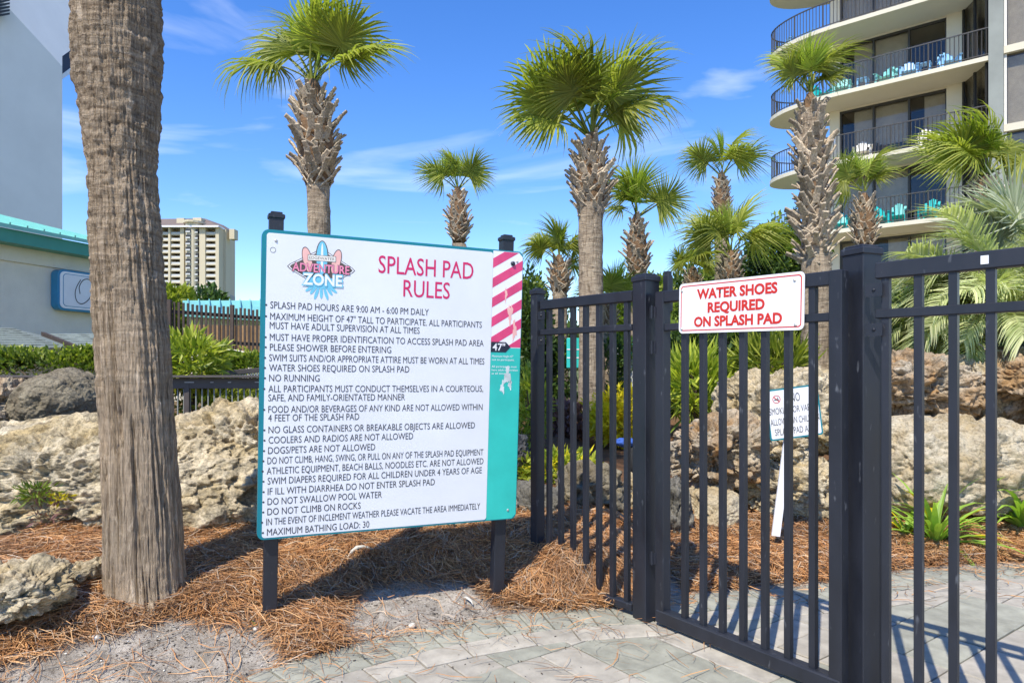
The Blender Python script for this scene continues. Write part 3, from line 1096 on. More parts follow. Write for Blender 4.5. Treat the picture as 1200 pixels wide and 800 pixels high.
boulder(832, 1000, 428, 540, 5.45, .45, M['rock'], 45, 'large buff boulder topmost in the pile behind the small smoking sign', 7, rough=.65, lump=.8)
boulder(893, 952, 502, 552, 5.05, .22, M['rock'], 48, 'small wedged rock below the small smoking sign', 6)
boulder(806, 870, 566, 630, 4.75, .3, M['rock_pale'], 51, 'smooth yellow stone at the straw line behind the gate', 6, rough=.4, strata=.2, pits=.5)
boulder(850, 1004, 534, 618, 4.95, .35, M['rock'], 54, 'wide grey and buff boulder lowest in the pile behind the smoking sign post', 7, rough=.7)
boulder(985, 1262, 484, 612, 5.0, .45, M['rock_pale'], 57, 'broad smooth sandy yellow boulder behind the right fence panel', 7, rough=.5, strata=.25, lump=.7, pits=.55)
boulder(1005, 1140, 407, 503, 5.45, .4, M['rock_orange'], 60, 'cream boulder with an ochre underside left of centre on the right wall top', 7)
boulder(1112, 1172, 414, 500, 5.6, .35, M['rock'], 63, 'dark fissured boulder between two cream ones behind the right fence panel', 6)
boulder(1148, 1300, 400, 506, 5.3, .45, M['rock_orange'], 66, 'brown boulder at the right edge below the feather palm', 7)

# ================================================================ FENCES AND GATE
def fence_panel(name, label, cat, P0, ang, s, cnt, l0, l1, zt, zb, group=None, zmid=.152, hi_rail=.052, mid=.031, first=0, bottom=.0, pk=.025):
    """P0 axis point of picket 0; direction ang right of the view, coming nearer"""
    u = Vector((math.sin(ang), -math.cos(ang), 0))
    nn = Vector((-math.cos(ang), -math.sin(ang), 0))
    root = thing(name, label, cat, (P0[0], P0[1], 0), 0, group)
    ex = basis((0, 0, 0), u, -nn, (0, 0, 1))
    # rails are channels that sandwich the pickets
    mb = MB(); mb.box(((l0 + l1) / 2, 0, zt - hi_rail / 2), (l1 - l0, .040, hi_rail), ex, .004); mb.build('top_rail', M['fence'], root)
    mb = MB(); mb.box(((l0 + l1) / 2, 0, zt - zmid - mid / 2), (l1 - l0, .036, mid), ex, .003); mb.build('middle_rail', M['fence'], root)
    mb = MB(); mb.box(((l0 + l1) / 2, 0, zb - (bottom or .035) / 2), (l1 - l0, .042, bottom or .035), ex, .004); mb.build('bottom_rail', M['fence'], root)
    pm = None
    ends = (zb - .01, zt - hi_rail + .01)
    for i in range(cnt):
        if pm is None:
            mb = MB(); mb.box((0, 0, sum(ends) / 2), (pk, pk, ends[1] - ends[0]), ex, .002)
            pm = mb.mesh('picket'); pm.materials.append(M['fence'])
        l = (i + first) * s
        shared('picket', pm, root, Matrix.Translation(u * l))
    return root, u, nn, ex


def post(name, label, x, y, ang, w, z0, z1, cap=.0, group='black metal fence posts'):
    r = thing(name, label, 'fence post', (x, y, z0), ang, group)
    mb = MB(); mb.box((0, 0, (z1 - z0) / 2), (w, w, z1 - z0), None, .004); mb.build('shaft', M['fence'], r)
    mb = MB(); mb.box((0, 0, z1 - z0 + .004), (w + .010, w + .010, .026), None, .004)
    mb.box((0, 0, z1 - z0 + .021), (w - .012, w - .012, .012), None, .004)
    mb.build('cap', M['fence'], r)
    return r


def bolt_mesh(rad=.006, h=.006):
    mb = MB()
    mb.tube([(0, 0, 0), (0, 0, h * .5), (0, 0, h)], [rad, rad * .9, rad * .35], 10)
    return mb.mesh('bolt')


bm_dark = bolt_mesh(); bm_dark.materials.append(M['fence'])
bm_steel = bolt_mesh(.0065, .005); bm_steel.materials.append(M['screw'])


def brackets(root, P, u, nn, ex, zlist, side=1):
    for z in zlist:
        mb = MB()
        mb.box((P, -.026, z - .022), (.055, .004, .044), ex)
        mb.box((P - side * .026, -.012, z - .022), (.004, .03, .044), ex)
        b_ = mb.build('bracket', M['fence'], root)
        shared('bolt', bm_dark, b_, Matrix.Translation(u * P + nn * .028 + Vector((0, 0, z - .022))) @ nn.to_track_quat('Z', 'Y').to_matrix().to_4x4())


A_L, A_G, A_R = math.radians(39.97), math.radians(34.5), math.radians(41.1)
PL, PG, PR = (.2014, 3.675), (.758, 2.99), (1.276, 2.327)
rootL, uL, nL, exL = fence_panel('picket_fence', 'short black picket fence panel between the rules sign and the gate', 'fence', PL, A_L, .0905, 7, -.055, .585, 1.5315, .055, 'black metal fence panels', zmid=.158)
brackets(rootL, -.035, uL, nL, exL, (1.47, 1.335))
rootR, uR, nR, exR = fence_panel('picket_fence', 'black picket fence panel with a blank white sticker at the right edge', 'fence', PR, A_R, .1005, 15, -.03, 1.55, 1.527, .06, 'black metal fence panels', zmid=.16, hi_rail=.056)
brackets(rootR, -.03, uR, nR, exR, (1.455, 1.32))
mb = MB(); mb.box((0.1005 * 2.88, -.0208, 1.499), (.021, .0012, .026), exR, 0); mb.build('sticker', M['white'], rootR)

# gate: hinge stile, latch stile, pickets between
gate, uG, nG, exG = fence_panel('gate', 'black picket gate carrying the red and white water shoes sign', 'gate', PG, A_G, .1007, 7, -.11, .69, 1.512, .075, None, zmid=.148, bottom=.062)
for l, w in ((-.130, .050), (.700, .048)):
    mb = MB(); mb.box((l, 0, (1.512 + .02) / 2), (w, w, 1.492), exG, .004); mb.build('stile', M['fence'], gate)
mb = MB()
mb.box((.285, 0, .0445), (.87, .058, .058), exG, .005)
mb.build('kick_rail', M['fence'], gate)
mb = MB()
mb.box((-.155, .06, 1.51), (.034, .034, .17), exG, .005)
mb.box((-.155, .06, 1.602), (.026, .026, .02), exG, .003)
mb.build('latch_housing', M['fence'], gate)
for z in (1.42, 1.26, .3):
    mb = MB(); mb.tube([uG * -.168 + nG * .03 + Vector((0, 0, z - .03)), uG * -.168 + nG * .03 + Vector((0, 0, z + .03))], .0065, 8)
    mb.bar(uG * -.185 + nG * .026 + Vector((0, 0, z)), uG * -.148 + nG * .026 + Vector((0, 0, z)), .004, .05)
    mb.build('hinge', M['fence'], gate)

gp = Vector((PG[0], PG[1], 0)) + uG * -.236
post('fence_post', 'thick black gate hinge post with a flat cap between fence panel and gate', gp.x, gp.y, math.radians(32), .088, 0, 1.575)
rp = Vector((1.262, 2.40, 0))
post('fence_post', 'thick black post with a flat cap right of the gate, nearest the camera', 1.250, 2.44, math.radians(22), .090, 0, 1.575)
lp = Vector((PL[0], PL[1], 0)) + uL * -.095
post('fence_post', 'slim black end post beside the right edge of the rules sign', lp.x, lp.y, math.radians(37.5), .056, .1, 1.575)

# ---------------------------------------------------------------- lettering
def text_mesh(s, width, cap, bold=0.0, thick=.0008):
    """flat letters, width x cap high, origin at left end of the baseline"""
    cu = bpy.data.curves.new('letters', 'FONT')
    cu.body = s
    cu.size = 1.0
    cu.offset = bold
    cu.fill_mode = 'FRONT'
    cu.resolution_u = 3
    o = bpy.data.objects.new('letters', cu)
    COL.objects.link(o)
    dg = bpy.context.evaluated_depsgraph_get()
    me = bpy.data.meshes.new_from_object(o.evaluated_get(dg))
    bpy.data.objects.remove(o)
    bpy.data.curves.remove(cu)
    k = len(me.vertices)
    co = np.empty(k * 3, dtype=np.float32)
    me.vertices.foreach_get('co', co)
    co = co.reshape(-1, 3)
    x0, x1 = co[:, 0].min(), co[:, 0].max()
    co[:, 0] = (co[:, 0] - x0) / (x1 - x0) * width
    co[:, 1] = co[:, 1] / .70 * cap
    co[:, 2] = 0
    me.vertices.foreach_set('co', co.ravel())
    me.materials.clear()
    me.update()
    return me


def put_text(s, root, F4, u0, u1, vmid, cap, m, bold=0.0, lift=.0012, name='lettering', bullet=False):
    me = text_mesh(s, u1 - u0, cap, bold)
    if bullet:
        bm = bmesh.new(); bm.from_mesh(me)
        bmesh.ops.create_circle(bm, cap_ends=True, radius=.0042, segments=12, matrix=Matrix.Translation((-.016, cap * .45, 0)))
        bm.to_mesh(me); bm.free()
    me.name = name
    o = bpy.data.objects.new(name, me)
    me.materials.append(m)
    COL.objects.link(o)
    o.parent = root
    o.matrix_basis = F4 @ Matrix.Translation((u0, vmid - cap / 2, lift))
    return o


def rrect(x0, y0, x1, y1, r, n=6):
    P = []
    for cx, cy, a0 in ((x1 - r, y1 - r, 0), (x0 + r, y1 - r, 90), (x0 + r, y0 + r, 180), (x1 - r, y0 + r, 270)):
        for k in range(n + 1):
            a = math.radians(a0 + 90 * k / n)
            P.append((cx + r * math.cos(a), cy + r * math.sin(a)))
    return P


def plate(poly, F4, z0, h, name, m, parent):
    mb = MB()
    mb.prism(poly, Matrix.Translation((0, 0, z0)), h)
    o = mb.build(name, m, parent)
    o.matrix_basis = F4
    return o


# ---------------------------------------------------------------- the rules sign
xd = Vector((.9138, .406, -.0129)).normalized()
ud = Vector((.0281, -.0315, .9991))
ud = (ud - xd * ud.dot(xd)).normalized()
nd = xd.cross(ud)                    # towards the camera
SW, SH = 1.192, 1.30
cen = Vector((-.5076, 3.0866, 1.085))
org = cen - xd * SW / 2 - ud * SH / 2
sign = thing('rules_sign', 'big white and teal splash pad rules board leaning on two black posts', 'sign', (org.x + .5, org.y + .22, 0))
inv = Matrix.Translation(-Vector(sign.location))
SF = inv @ basis(org, xd, ud, nd)
plate(rrect(0, 0, SW, SH, .028), SF, -.034, .034, 'board', M['teal'], sign)
plate(rrect(.019, .008, 1.034, SH - .014, .012), SF, 0, .0012, 'rules_panel', M['sign_white'], sign)
# right strip: white film, pink stripes, aqua lower part
sx0, sx1 = 1.035, SW - .003
strip_top = SH - .006
plate([(sx0, .834), (sx1, .834), (sx1, strip_top - .02), (sx1 - .02, strip_top), (sx0, strip_top)], SF, 0, .0012, 'height_strip', M['white'], sign)
plate([(sx0, .004), (sx1 - .02, .004), (sx1, .024), (sx1, .8335), (sx0, .8335)], SF, 0, .0013, 'aqua_strip', M['aqua'], sign)
slope = (.094) / (sx1 - sx0)
for k in range(-1, 6):
    yb = 1.212 - k * .0935
    y0, y1 = yb, yb + .046
    P = [(sx0, y0), (sx1, y0 + .094), (sx1, y1 + .094), (sx0, y1)]
    P = clip_poly(P, (0, strip_top - .001), (0, -1))
    P = clip_poly(P, (0, .8375), (0, 1))
    P = clip_poly(P, (sx1 - .021, strip_top - .001), (-.7071, -.7071)) if k < 1 else P
    if len(P) > 2 and area(P) > 1e-5:
        plate(P, SF, .0012, .0006, 'stripe', M['pink'], sign)
plate([(sx0, .813), (1.112, .813), (1.137, .8375), (1.112, .862), (sx0, .862)], SF, .0018, .0008, 'height_arrow', M['navy'], sign)
put_text('47"', sign, SF, 1.043, 1.108, .838, .034, M['white'], .012, .0032)
for k, s_ in enumerate(['Maximum Height 47"', 'not to participate.', '', 'All participants must', 'have adult supervision', 'at all times.']):
    if s_:
        put_text(s_, sign, SF, 1.042, 1.042 + .0062 * len(s_), .794 - k * .0165, .010, M['white'], .0, .0020)
# ragged remains of clear film
for k, (u, v, w, h_) in enumerate([(1.130, 1.00, .012, .045), (1.105, 1.09, .006, .03), (1.155, .92, .010, .045), (1.125, .70, .017, .04), (1.10, .645, .010, .03), (1.14, .655, .009, .02)]):
    P = []
    for q in range(18):
        a = 2 * math.pi * q / 18
        rr_ = 1 + .35 * math.sin(3 * a + k) + .25 * math.sin(7 * a + 2 * k)
        P.append((u + w * rr_ * math.cos(a), v + h_ * rr_ * math.sin(a)))
    plate(P, SF, .0020, .0003, 'film_remnant', M['film'] if k > 2 else M['peach_ink'], sign)

LINES = [('SPLASH PAD HOURS ARE 9:00 AM - 6:00 PM DAILY', 0.037, 0.723, 0.988, 1),
         ('MAXIMUM HEIGHT OF 47" TALL TO PARTICIPATE. ALL PARTICIPANTS', 0.037, 0.985, 0.941, 1),
         ('MUST HAVE ADULT SUPERVISION AT ALL TIMES', 0.036, 0.682, 0.903, 0),
         ('MUST HAVE PROPER IDENTIFICATION TO ACCESS SPLASH PAD AREA', 0.037, 0.997, 0.854, 1),
         ('PLEASE SHOWER BEFORE ENTERING', 0.038, 0.553, 0.812, 1),
         ('SWIM SUITS AND/OR APPROPRIATE ATTIRE MUST BE WORN AT ALL TIMES', 0.036, 1.003, 0.768, 1),
         ('WATER SHOES REQUIRED ON SPLASH PAD', 0.036, 0.638, 0.726, 1),
         ('NO RUNNING', 0.037, 0.243, 0.683, 1),
         ('ALL PARTICIPANTS MUST CONDUCT THEMSELVES IN A COURTEOUS,', 0.035, 1.001, 0.638, 1),
         ('SAFE, AND FAMILY-ORIENTATED MANNER', 0.035, 0.621, 0.600, 0),
         ('FOOD AND/OR BEVERAGES OF ANY KIND ARE NOT ALLOWED WITHIN', 0.036, 1.000, 0.551, 1),
         ('4 FEET OF THE SPLASH PAD', 0.036, 0.416, 0.515, 0),
         ('NO GLASS CONTAINERS OR BREAKABLE OBJECTS ARE ALLOWED', 0.038, 0.964, 0.465, 1),
         ('COOLERS AND RADIOS ARE NOT ALLOWED', 0.039, 0.663, 0.422, 1),
         ('DOGS/PETS ARE NOT ALLOWED', 0.038, 0.490, 0.378, 1),
         ('DO NOT CLIMB, HANG, SWING, OR PULL ON ANY OF THE SPLASH PAD EQUIPMENT', 0.036, 1.010, 0.335, 1),
         ('ATHLETIC EQUIPMENT, BEACH BALLS, NOODLES ETC. ARE NOT ALLOWED', 0.034, 1.012, 0.292, 1),
         ('SWIM DIAPERS REQUIRED FOR ALL CHILDREN UNDER 4 YEARS OF AGE', 0.038, 1.005, 0.249, 1),
         ('IF ILL WITH DIARRHEA DO NOT ENTER SPLASH PAD', 0.039, 0.772, 0.205, 1),
         ('DO NOT SWALLOW POOL WATER', 0.039, 0.525, 0.162, 1),
         ('DO NOT CLIMB ON ROCKS', 0.039, 0.431, 0.119, 1),
         ('IN THE EVENT OF INCLEMENT WEATHER PLEASE VACATE THE AREA IMMEDIATELY', 0.035, 1.001, 0.076, 1),
         ('MAXIMUM BATHING LOAD: 30', 0.039, 0.471, 0.032, 1)]
for s_, u0, u1, v, bl in LINES:
    put_text(s_, sign, SF, u0, u1, v, .0295, M['ink'], .0, .0022, bullet=bool(bl))
put_text('SPLASH PAD', sign, SF, .487, .936, 1.191, .078, M['magenta'], .004, .0022)
put_text('RULES', sign, SF, .602, .822, 1.092, .076, M['magenta'], .004, .0022)

# logo: brown diamond, three surfboards, cream banner, two words, splash
def ellipse(cx, cy, rx, ry, a0=0, n=28, pw=1.0):
    P = []
    for k in range(n):
        t_ = 2 * math.pi * k / n
        x = math.copysign(abs(math.cos(t_)) ** pw, math.cos(t_)) * rx
        y = math.copysign(abs(math.sin(t_)) ** pw, math.sin(t_)) * ry
        ca, sa = math.cos(a0), math.sin(a0)
        P.append((cx + x * ca - y * sa, cy + x * sa + y * ca))
    return P


def diamond(cx, cy, rx, ry, r):
    P = []
    for (dx, dy) in ((1, 0), (0, 1), (-1, 0), (0, -1)):
        tx, ty = cx + dx * rx, cy + dy * ry
        for s_ in (-1, 0, 1):
            if dx:
                P.append((tx - dx * r * (1 if s_ else .45), ty + s_ * dx * r * ry / rx))
            else:
                P.append((tx - s_ * dy * r, ty - dy * r * ry / rx * (1 if s_ else .45)))
    return P


LC = (.243, 1.153)
logo = plate(diamond(*LC, .150, .086, .018), SF @ Matrix.Translation((0, 0, .0009)) @ Matrix.Scale(.5, 4, (0, 0, 1)), .0014, .0004, 'logo', M['brown_ink'], sign)
I4 = Matrix.Identity(4)
plate(diamond(*LC, .145, .0825, .017), I4, .0019, .0003, 'border', M['white'], logo)
plate(diamond(*LC, .138, .077, .015), I4, .0023, .0003, 'field', M['brown_ink'], logo)
for sx_, a_ in ((-1, .22), (1, -.22)):
    plate(ellipse(LC[0] + sx_ * .060, 1.185, .020, .056, a_, pw=.9), I4, .0027, .0003, 'surfboard', M['brown_ink'], logo)
    plate(ellipse(LC[0] + sx_ * .060, 1.185, .017, .052, a_, pw=.9), I4, .0031, .0003, 'surfboard', M['peach_ink'], logo)
plate(ellipse(LC[0], 1.198, .027, .074, 0), I4, .0035, .0003, 'surfboard', M['brown_ink'], logo)
plate(ellipse(LC[0], 1.198, .023, .070, 0), I4, .0039, .0003, 'surfboard', M['sky_ink'], logo)
plate(ellipse(LC[0], 1.198, .005, .062, 0), I4, .0043, .0003, 'board_stripe', M['white'], logo)
plate(rrect(.184, 1.183, .302, 1.209, .002), I4, .0047, .0003, 'banner', M['brown_ink'], logo)
plate(rrect(.186, 1.185, .300, 1.207, .002), I4, .0051, .0003, 'banner', M['cream_ink'], logo)
put_text('EDGEWATER', logo, I4, .190, .296, 1.196, .012, M['brown_ink'], .0, .0056)
for q in range(9):
    a = math.radians(200 + q * 17.5)
    L_ = .030 + .022 * math.sin(math.pi * q / 8) + (.006 if q % 2 else -.004)
    cx, cy = .243 + math.cos(a) * .045, 1.090 + math.sin(a) * .02
    plate(ellipse(cx + math.cos(a) * L_ * .35, cy + math.sin(a) * L_ * .45, L_ * .5, .0065, a), I4, .0027, .0003, 'splash', M['sky_ink'], logo)
plate(ellipse(.243, 1.092, .072, .026), I4, .0031, .0003, 'splash', M['sky_ink'], logo)
put_text('ADVENTURE', logo, I4, .119, .363, 1.153, .037, M['brown_ink'], .034, .0058)
put_text('ADVENTURE', logo, I4, .122, .360, 1.153, .035, M['rose_ink'], .018, .0063)
put_text('ZONE', logo, I4, .160, .334, 1.105, .050, M['sky_ink'], .055, .0068)
put_text('ZONE', logo, I4, .165, .329, 1.105, .046, M['white'], .028, .0073)

for (u, v, kk) in ((.055, 1.255, 0), (1.159, 1.252, 0), (1.147, .046, 0)):
    shared('screw', bm_steel, sign, SF @ Matrix.Translation((u, v, .001)))
mb = MB(); mb.tube([(0, 0, 0), (0, 0, .004), (0, 0, .009)], [.0115, .011, .006], 14)
o = mb.build('bolt', M['navy'], sign); o.matrix_basis = SF @ Matrix.Translation((1.137, 1.240, .002))
mb = MB()
for q in range(16):
    a0, a1 = 2 * math.pi * q / 16, 2 * math.pi * (q + 1) / 16
    mb.add([(math.cos(a) * r_, math.sin(a) * r_, 0) for r_ in (.0095, .012) for a in (a0, a1)], [(0, 1, 3, 2)])
o = mb.build('screw_scar', M['pier'], sign); o.matrix_basis = SF @ Matrix.Translation((.044, 1.216, .0018))
pdir = (ud).normalized()
for u, base_y in ((.060, 0), (1.128, 0)):
    top = org + xd * u + ud * (SH + .062) - nd * .063
    zb_ = gz(top.x - .04, top.y + .04) - .05
    k = (top.z - zb_) / pdir.z
    bot = top - pdir * k
    r3 = inv @ basis(bot, xd, -nd, pdir)
    mb = MB(); mb.box((0, 0, k / 2), (.058, .055, k), r3, .004)
    p_ = mb.build('post', M['fence'], sign)
    mb = MB(); mb.box((0, 0, k + .002), (.068, .065, .020), r3, .004); mb.box((0, 0, k + .016), (.048, .045, .012), r3, .003)
    mb.build('cap', M['fence'], p_)

# ---------------------------------------------------------------- water shoes sign on the gate
def on_gate(px, off=.024):
    t_ = (px - 600) / 800
    bx, by = PG[0] + nG.x * off, PG[1] + nG.y * off
    l = (t_ * by - bx) / (uG.x - t_ * uG.y)
    return Vector((bx + uG.x * l, by + uG.y * l, 0))


a_ = on_gate(796); b_2 = on_gate(942.5)
zt1 = EYE - (333 - 430) / 800 * a_.y; zt2 = EYE - (318 - 430) / 800 * b_2.y
zb1 = EYE - (391 - 430) / 800 * a_.y; zb2 = EYE - (386 - 430) / 800 * b_2.y
wl = (b_2 - a_).length
zlo, zhi = (zb1 + zb2) / 2, (zt1 + zt2) / 2
tl = (zt2 + zb2 - zt1 - zb1) / 2 / wl
ws = thing('shoe_sign', 'white sign with red border reading water shoes required, fixed to the gate', 'sign', (a_.x, a_.y, zlo))
gx_ = Vector((uG.x, uG.y, tl)).normalized()
gn_ = nG.copy()
gu_ = gn_.cross(gx_)
if gu_.z < 0:
    gu_ = -gu_
WF = basis((0, 0, -tl * wl / 2), gx_, gu_, gx_.cross(gu_))
hh = zhi - zlo
plate(rrect(0, 0, wl, hh, .020), WF, 0, .003, 'panel', M['white'], ws)
mb = MB()
o_ = rrect(.010, .010, wl - .010, hh - .010, .014); i_ = rrect(.0145, .0145, wl - .0145, hh - .0145, .010)
k = len(o_)
mb.add([(x, y, .0036) for x, y in o_] + [(x, y, .0036) for x, y in i_], [(q, (q + 1) % k, k + (q + 1) % k, k + q) for q in range(k)])
o = mb.build('border', M['red'], ws); o.matrix_basis = WF
for s_, u0, u1, v in (('WATER SHOES', .165, .815, .765), ('REQUIRED', .262, .723, .49), ('ON SPLASH PAD', .142, .851, .222)):
    put_text(s_, ws, WF, u0 * wl, u1 * wl, v * hh, .185 * hh, M['red'], .040, .0042)
for u, v in ((.028, .86), (.028, .09), (.935, .86), (.945, .09)):
    shared('screw', bm_steel, ws, WF @ Matrix.Translation((u * wl, v * hh, .003)))

# ---------------------------------------------------------------- small smoking sign among the rocks
Ys = 4.15
q0 = at(903, 517, Ys); q1 = at(903, 457, Ys); q2 = at(965, 449, Ys + .02)
sxv = (q2 - q1).normalized(); suv = Vector((.03, 0, 1)); suv = (suv - sxv * suv.dot(sxv)).normalized(); snv = sxv.cross(suv)
sm_ = thing('smoking_sign', 'small white sign with teal rim about no smoking, on a leaning white stake', 'sign', (q0.x, q0.y, gz(q0.x, q0.y)))
QF = Matrix.Translation(-Vector(sm_.location)) @ basis(q0, sxv, suv, snv)
sw, sh = (q2 - q1).length, (q1 - q0).length
plate(rrect(0, 0, sw, sh, .016), QF, -.006, .006, 'panel', M['teal'], sm_)
plate(rrect(.010, .010, sw - .010, sh - .010, .010), QF, 0, .001, 'face', M['white'], sm_)
for s_, u0, u1, v, c_ in (('NO', .47, .64, .80, .17), ('SMOKING OR VAPING', .04, .96, .57, .13), ('ALLOWED IN CHILDREN', .04, .96, .36, .13), ('SPLASH PAD AREA', .10, .90, .16, .13)):
    put_text(s_, sm_, QF, u0 * sw, u1 * sw, v * sh, c_ * sh, M['ink'], .0, .0018)
mb = MB()
for q in range(20):
    a0, a1 = 2 * math.pi * q / 20, 2 * math.pi * (q + 1) / 20
    mb.add([(math.cos(a) * r_, math.sin(a) * r_, 0) for r_ in (.021, .025) for a in (a0, a1)], [(0, 1, 3, 2)])
mb.add([(-.017, .013, .0), (-.013, .017, 0), (.017, -.013, 0), (.013, -.017, 0)], [(0, 1, 2, 3)])
o = mb.build('no_smoking_symbol', M['red'], sm_); o.matrix_basis = QF @ Matrix.Translation((.20 * sw, .80 * sh, .002))
mb = MB(); mb.box((0, -.003, 0), (.030, .005, .007)); mb.box((.008, .006, 0), (.004, .012, .0)); o = mb.build('cigarette_symbol', M['ink'], sm_); o.matrix_basis = QF @ Matrix.Translation((.20 * sw, .80 * sh, .0018)) @ Matrix.Scale(.1, 4, (0, 0, 1))
p0 = at(929, 470, Ys + .035); p1 = at(909, 628, Ys + .0)
off_ = Vector(sm_.location)
mb = MB(); mb.bar(p0 - off_, p1 - off_, .05, .02, .003, up=(0, 1, 0)); mb.build('stake', M['white'], sm_)

# ================================================================ PALMS
def fan_mesh(name, seed, m, nseg=40, spread=2.15, droop=.35, pet=.55, wide=.042, keel=.28, bend=0.0):
    """one costapalmate leaf: stalk along +X, folded segments radiating, tips drooping"""
    r = np.random.default_rng(seed)
    V, Fq = [], []
    k0 = 0
    # petiole: V-section strip
    ps = np.linspace(0, pet, 4)
    for i, x in enumerate(ps):
        w = .030 - .012 * i / 3
        z = .03 * math.sin(i)
        V += [(x, -w, z + w * .7), (x, 0, z - .008), (x, w, z + w * .7), (x, 0, z + .006)]
    for i in range(3):
        a = i * 4
        Fq += [(a, a + 1, a + 5, a + 4), (a + 1, a + 2, a + 6, a + 5), (a + 2, a + 3, a + 7, a + 6), (a + 3, a, a + 4, a + 7)]
    for s in range(nseg):
        f = (s + .5) / nseg * 2 - 1
        th = f * spread + r.normal(0, .02)
        L = (.80 + .22 * math.cos(th * .8)) * r.uniform(.88, 1.05)
        bx = pet + .22 * (1 - abs(f))          # the costa runs into the blade
        bz = -.05 * (1 - abs(f)) * 2 * droop
        dr = droop * r.uniform(.6, 1.5)
        roll = r.normal(0, .25)
        sag = r.random() < .18
        n0 = len(V)
        T = (0, .3, .62, .85, 1.0)
        Wd = (.012, wide, wide * .75, wide * .34, .003)
        for t_, w in zip(T, Wd):
            rr = L * t_
            z = bz + keel * abs(math.sin(th)) * rr * .55 - dr * t_ ** 2.4 * L * .9 - (.5 * max(0, t_ - .55) * L if sag else 0)
            # drooping shortens reach
            rr *= 1 - .16 * dr * t_ ** 2
            cx, cy = bx + math.cos(th) * rr, math.sin(th) * rr
            px_, py_ = -math.sin(th), math.cos(th)
            w2 = w * .5
            V += [(cx - px_ * w2, cy - py_ * w2, z + w2 * (.55 + roll)), (cx, cy, z - w2 * .45), (cx + px_ * w2, cy + py_ * w2, z + w2 * (.55 - roll))]
        for i in range(len(T) - 1):
            a = n0 + i * 3
            Fq += [(a, a + 1, a + 4, a + 3), (a + 1, a + 2, a + 5, a + 4)]
    V = np.array(V)
    if bend:
        x, z = V[:, 0].copy(), V[:, 2].copy()
        V[:, 0] = np.sin(bend * x) / bend + z * np.sin(bend * x)
        V[:, 2] = -(1 - np.cos(bend * x)) / bend + z * np.cos(bend * x)
    me = bpy.data.meshes.new(name)
    V = np.array(V, dtype=np.float32); Fq = np.array(Fq, dtype=np.int32)
    me.vertices.add(len(V)); me.vertices.foreach_set('co', V.ravel())
    me.loops.add(Fq.size); me.loops.foreach_set('vertex_index', Fq.ravel())
    me.polygons.add(len(Fq)); me.polygons.foreach_set('loop_start', np.arange(0, Fq.size, 4, dtype=np.int32)); me.polygons.foreach_set('loop_total', np.full(len(Fq), 4, dtype=np.int32))
    me.update(calc_edges=True)
    me.materials.append(m)
    return me


FANS = [fan_mesh('frond', 1, M['fan'], droop=.34, bend=.22, pet=.60, nseg=46), fan_mesh('frond', 2, M['fan'], droop=.55, bend=.40, pet=.66, nseg=44), fan_mesh('frond', 3, M['fan'], droop=.75, keel=.18, bend=.25, pet=.6),
        fan_mesh('frond', 4, M['fan'], droop=.42, spread=2.4, keel=.35, bend=.30, pet=.62, nseg=48)]
FRESH = [fan_mesh('frond', 5, M['fan_fresh'], droop=.08, spread=.9, keel=.6, wide=.05), fan_mesh('frond', 6, M['fan_fresh'], droop=.28, spread=1.5, bend=.2)]
SILVER = [fan_mesh('frond', 8, M['fan_silver'], droop=.15, spread=2.2, nseg=46, keel=.25, bend=.2)]


def boot_mesh(seed):
    r = random.Random(seed)
    mb = MB()
    tx = r.uniform(-.16, .16)
    # split foot: two thin straps crossing into one flat tongue with a cut, slightly bent tip
    for sx in (-1, 1):
        pts = [(sx * .46, -.04, -.22), (sx * .27, .03, .14), (sx * .05, .08, .50)]
        for a, b_ in zip(pts[:-1], pts[1:]):
            mb.bar(a, b_, .10, .15, .02, up=(0, 1, 0)) if False else mb.bar(a, b_, .15, .07, .02, up=(0, 1, 0))
    mb.bar((0, .07, .40), (tx * .5, .13, .82), .27, .10, .03, up=(0, 1, 0))
    mb.bar((tx * .5, .13, .78), (tx, .22, 1.06), .23, .08, .03, up=(0, 1, 0))
    return mb.mesh('leaf_base')


BOOTS = [boot_mesh(k) for k in range(4)]
for b_ in BOOTS:
    b_.materials.append(M['boot'])


def trunk_mesh(path, rads, parent, m, seg=28, dz=.05, ridge=.012, seed=1, name='trunk'):
    """path of 3D points bottom to top, resampled; ring scars as real steps"""
    P = np.array([p[:] for p in path]); r = np.array(rads)
    d = np.concatenate([[0], np.cumsum(np.linalg.norm(np.diff(P, axis=0), axis=1))])
    k = max(4, int(d[-1] / dz))
    s = np.linspace(0, d[-1], k)
    C = np.stack([np.interp(s, d, P[:, i]) for i in range(3)], -1)
    # smooth the joints
    for _ in range(3):
        C[1:-1] = (C[:-2] + 2 * C[1:-1] + C[2:]) / 4
    rr = np.interp(s, d, r)
    for _ in range(3):
        rr[1:-1] = (rr[:-2] + 2 * rr[1:-1] + rr[2:]) / 4
    a = np.linspace(0, 2 * math.pi, seg, endpoint=False)
    A, S_ = np.meshgrid(a, s)
    X = np.cos(A); Y = np.sin(A)
    q = np.stack([X * 2.2, Y * 2.2, S_ * 3], -1).reshape(-1, 3)
    wob = fbm(q, 3, seed).reshape(A.shape)
    q2 = np.stack([X * 1.5, Y * 1.5, S_ * 22], -1).reshape(-1, 3)
    ring = fbm(q2, 3, seed + 2).reshape(A.shape)
    Rr = rr[:, None] * (1 + .035 * wob) + ridge * ring
    V = np.stack([C[:, 0][:, None] + X * Rr, C[:, 1][:, None] + Y * Rr, C[:, 2][:, None] + 0 * X], -1).reshape(-1, 3)
    i = np.arange(k * seg).reshape(k, seg)
    F = np.stack([i[:-1], np.roll(i[:-1], -1, 1), np.roll(i[1:], -1, 1), i[1:]], -1).reshape(-1, 4)
    return np_mesh(name, V, F, m, parent, True), C, rr


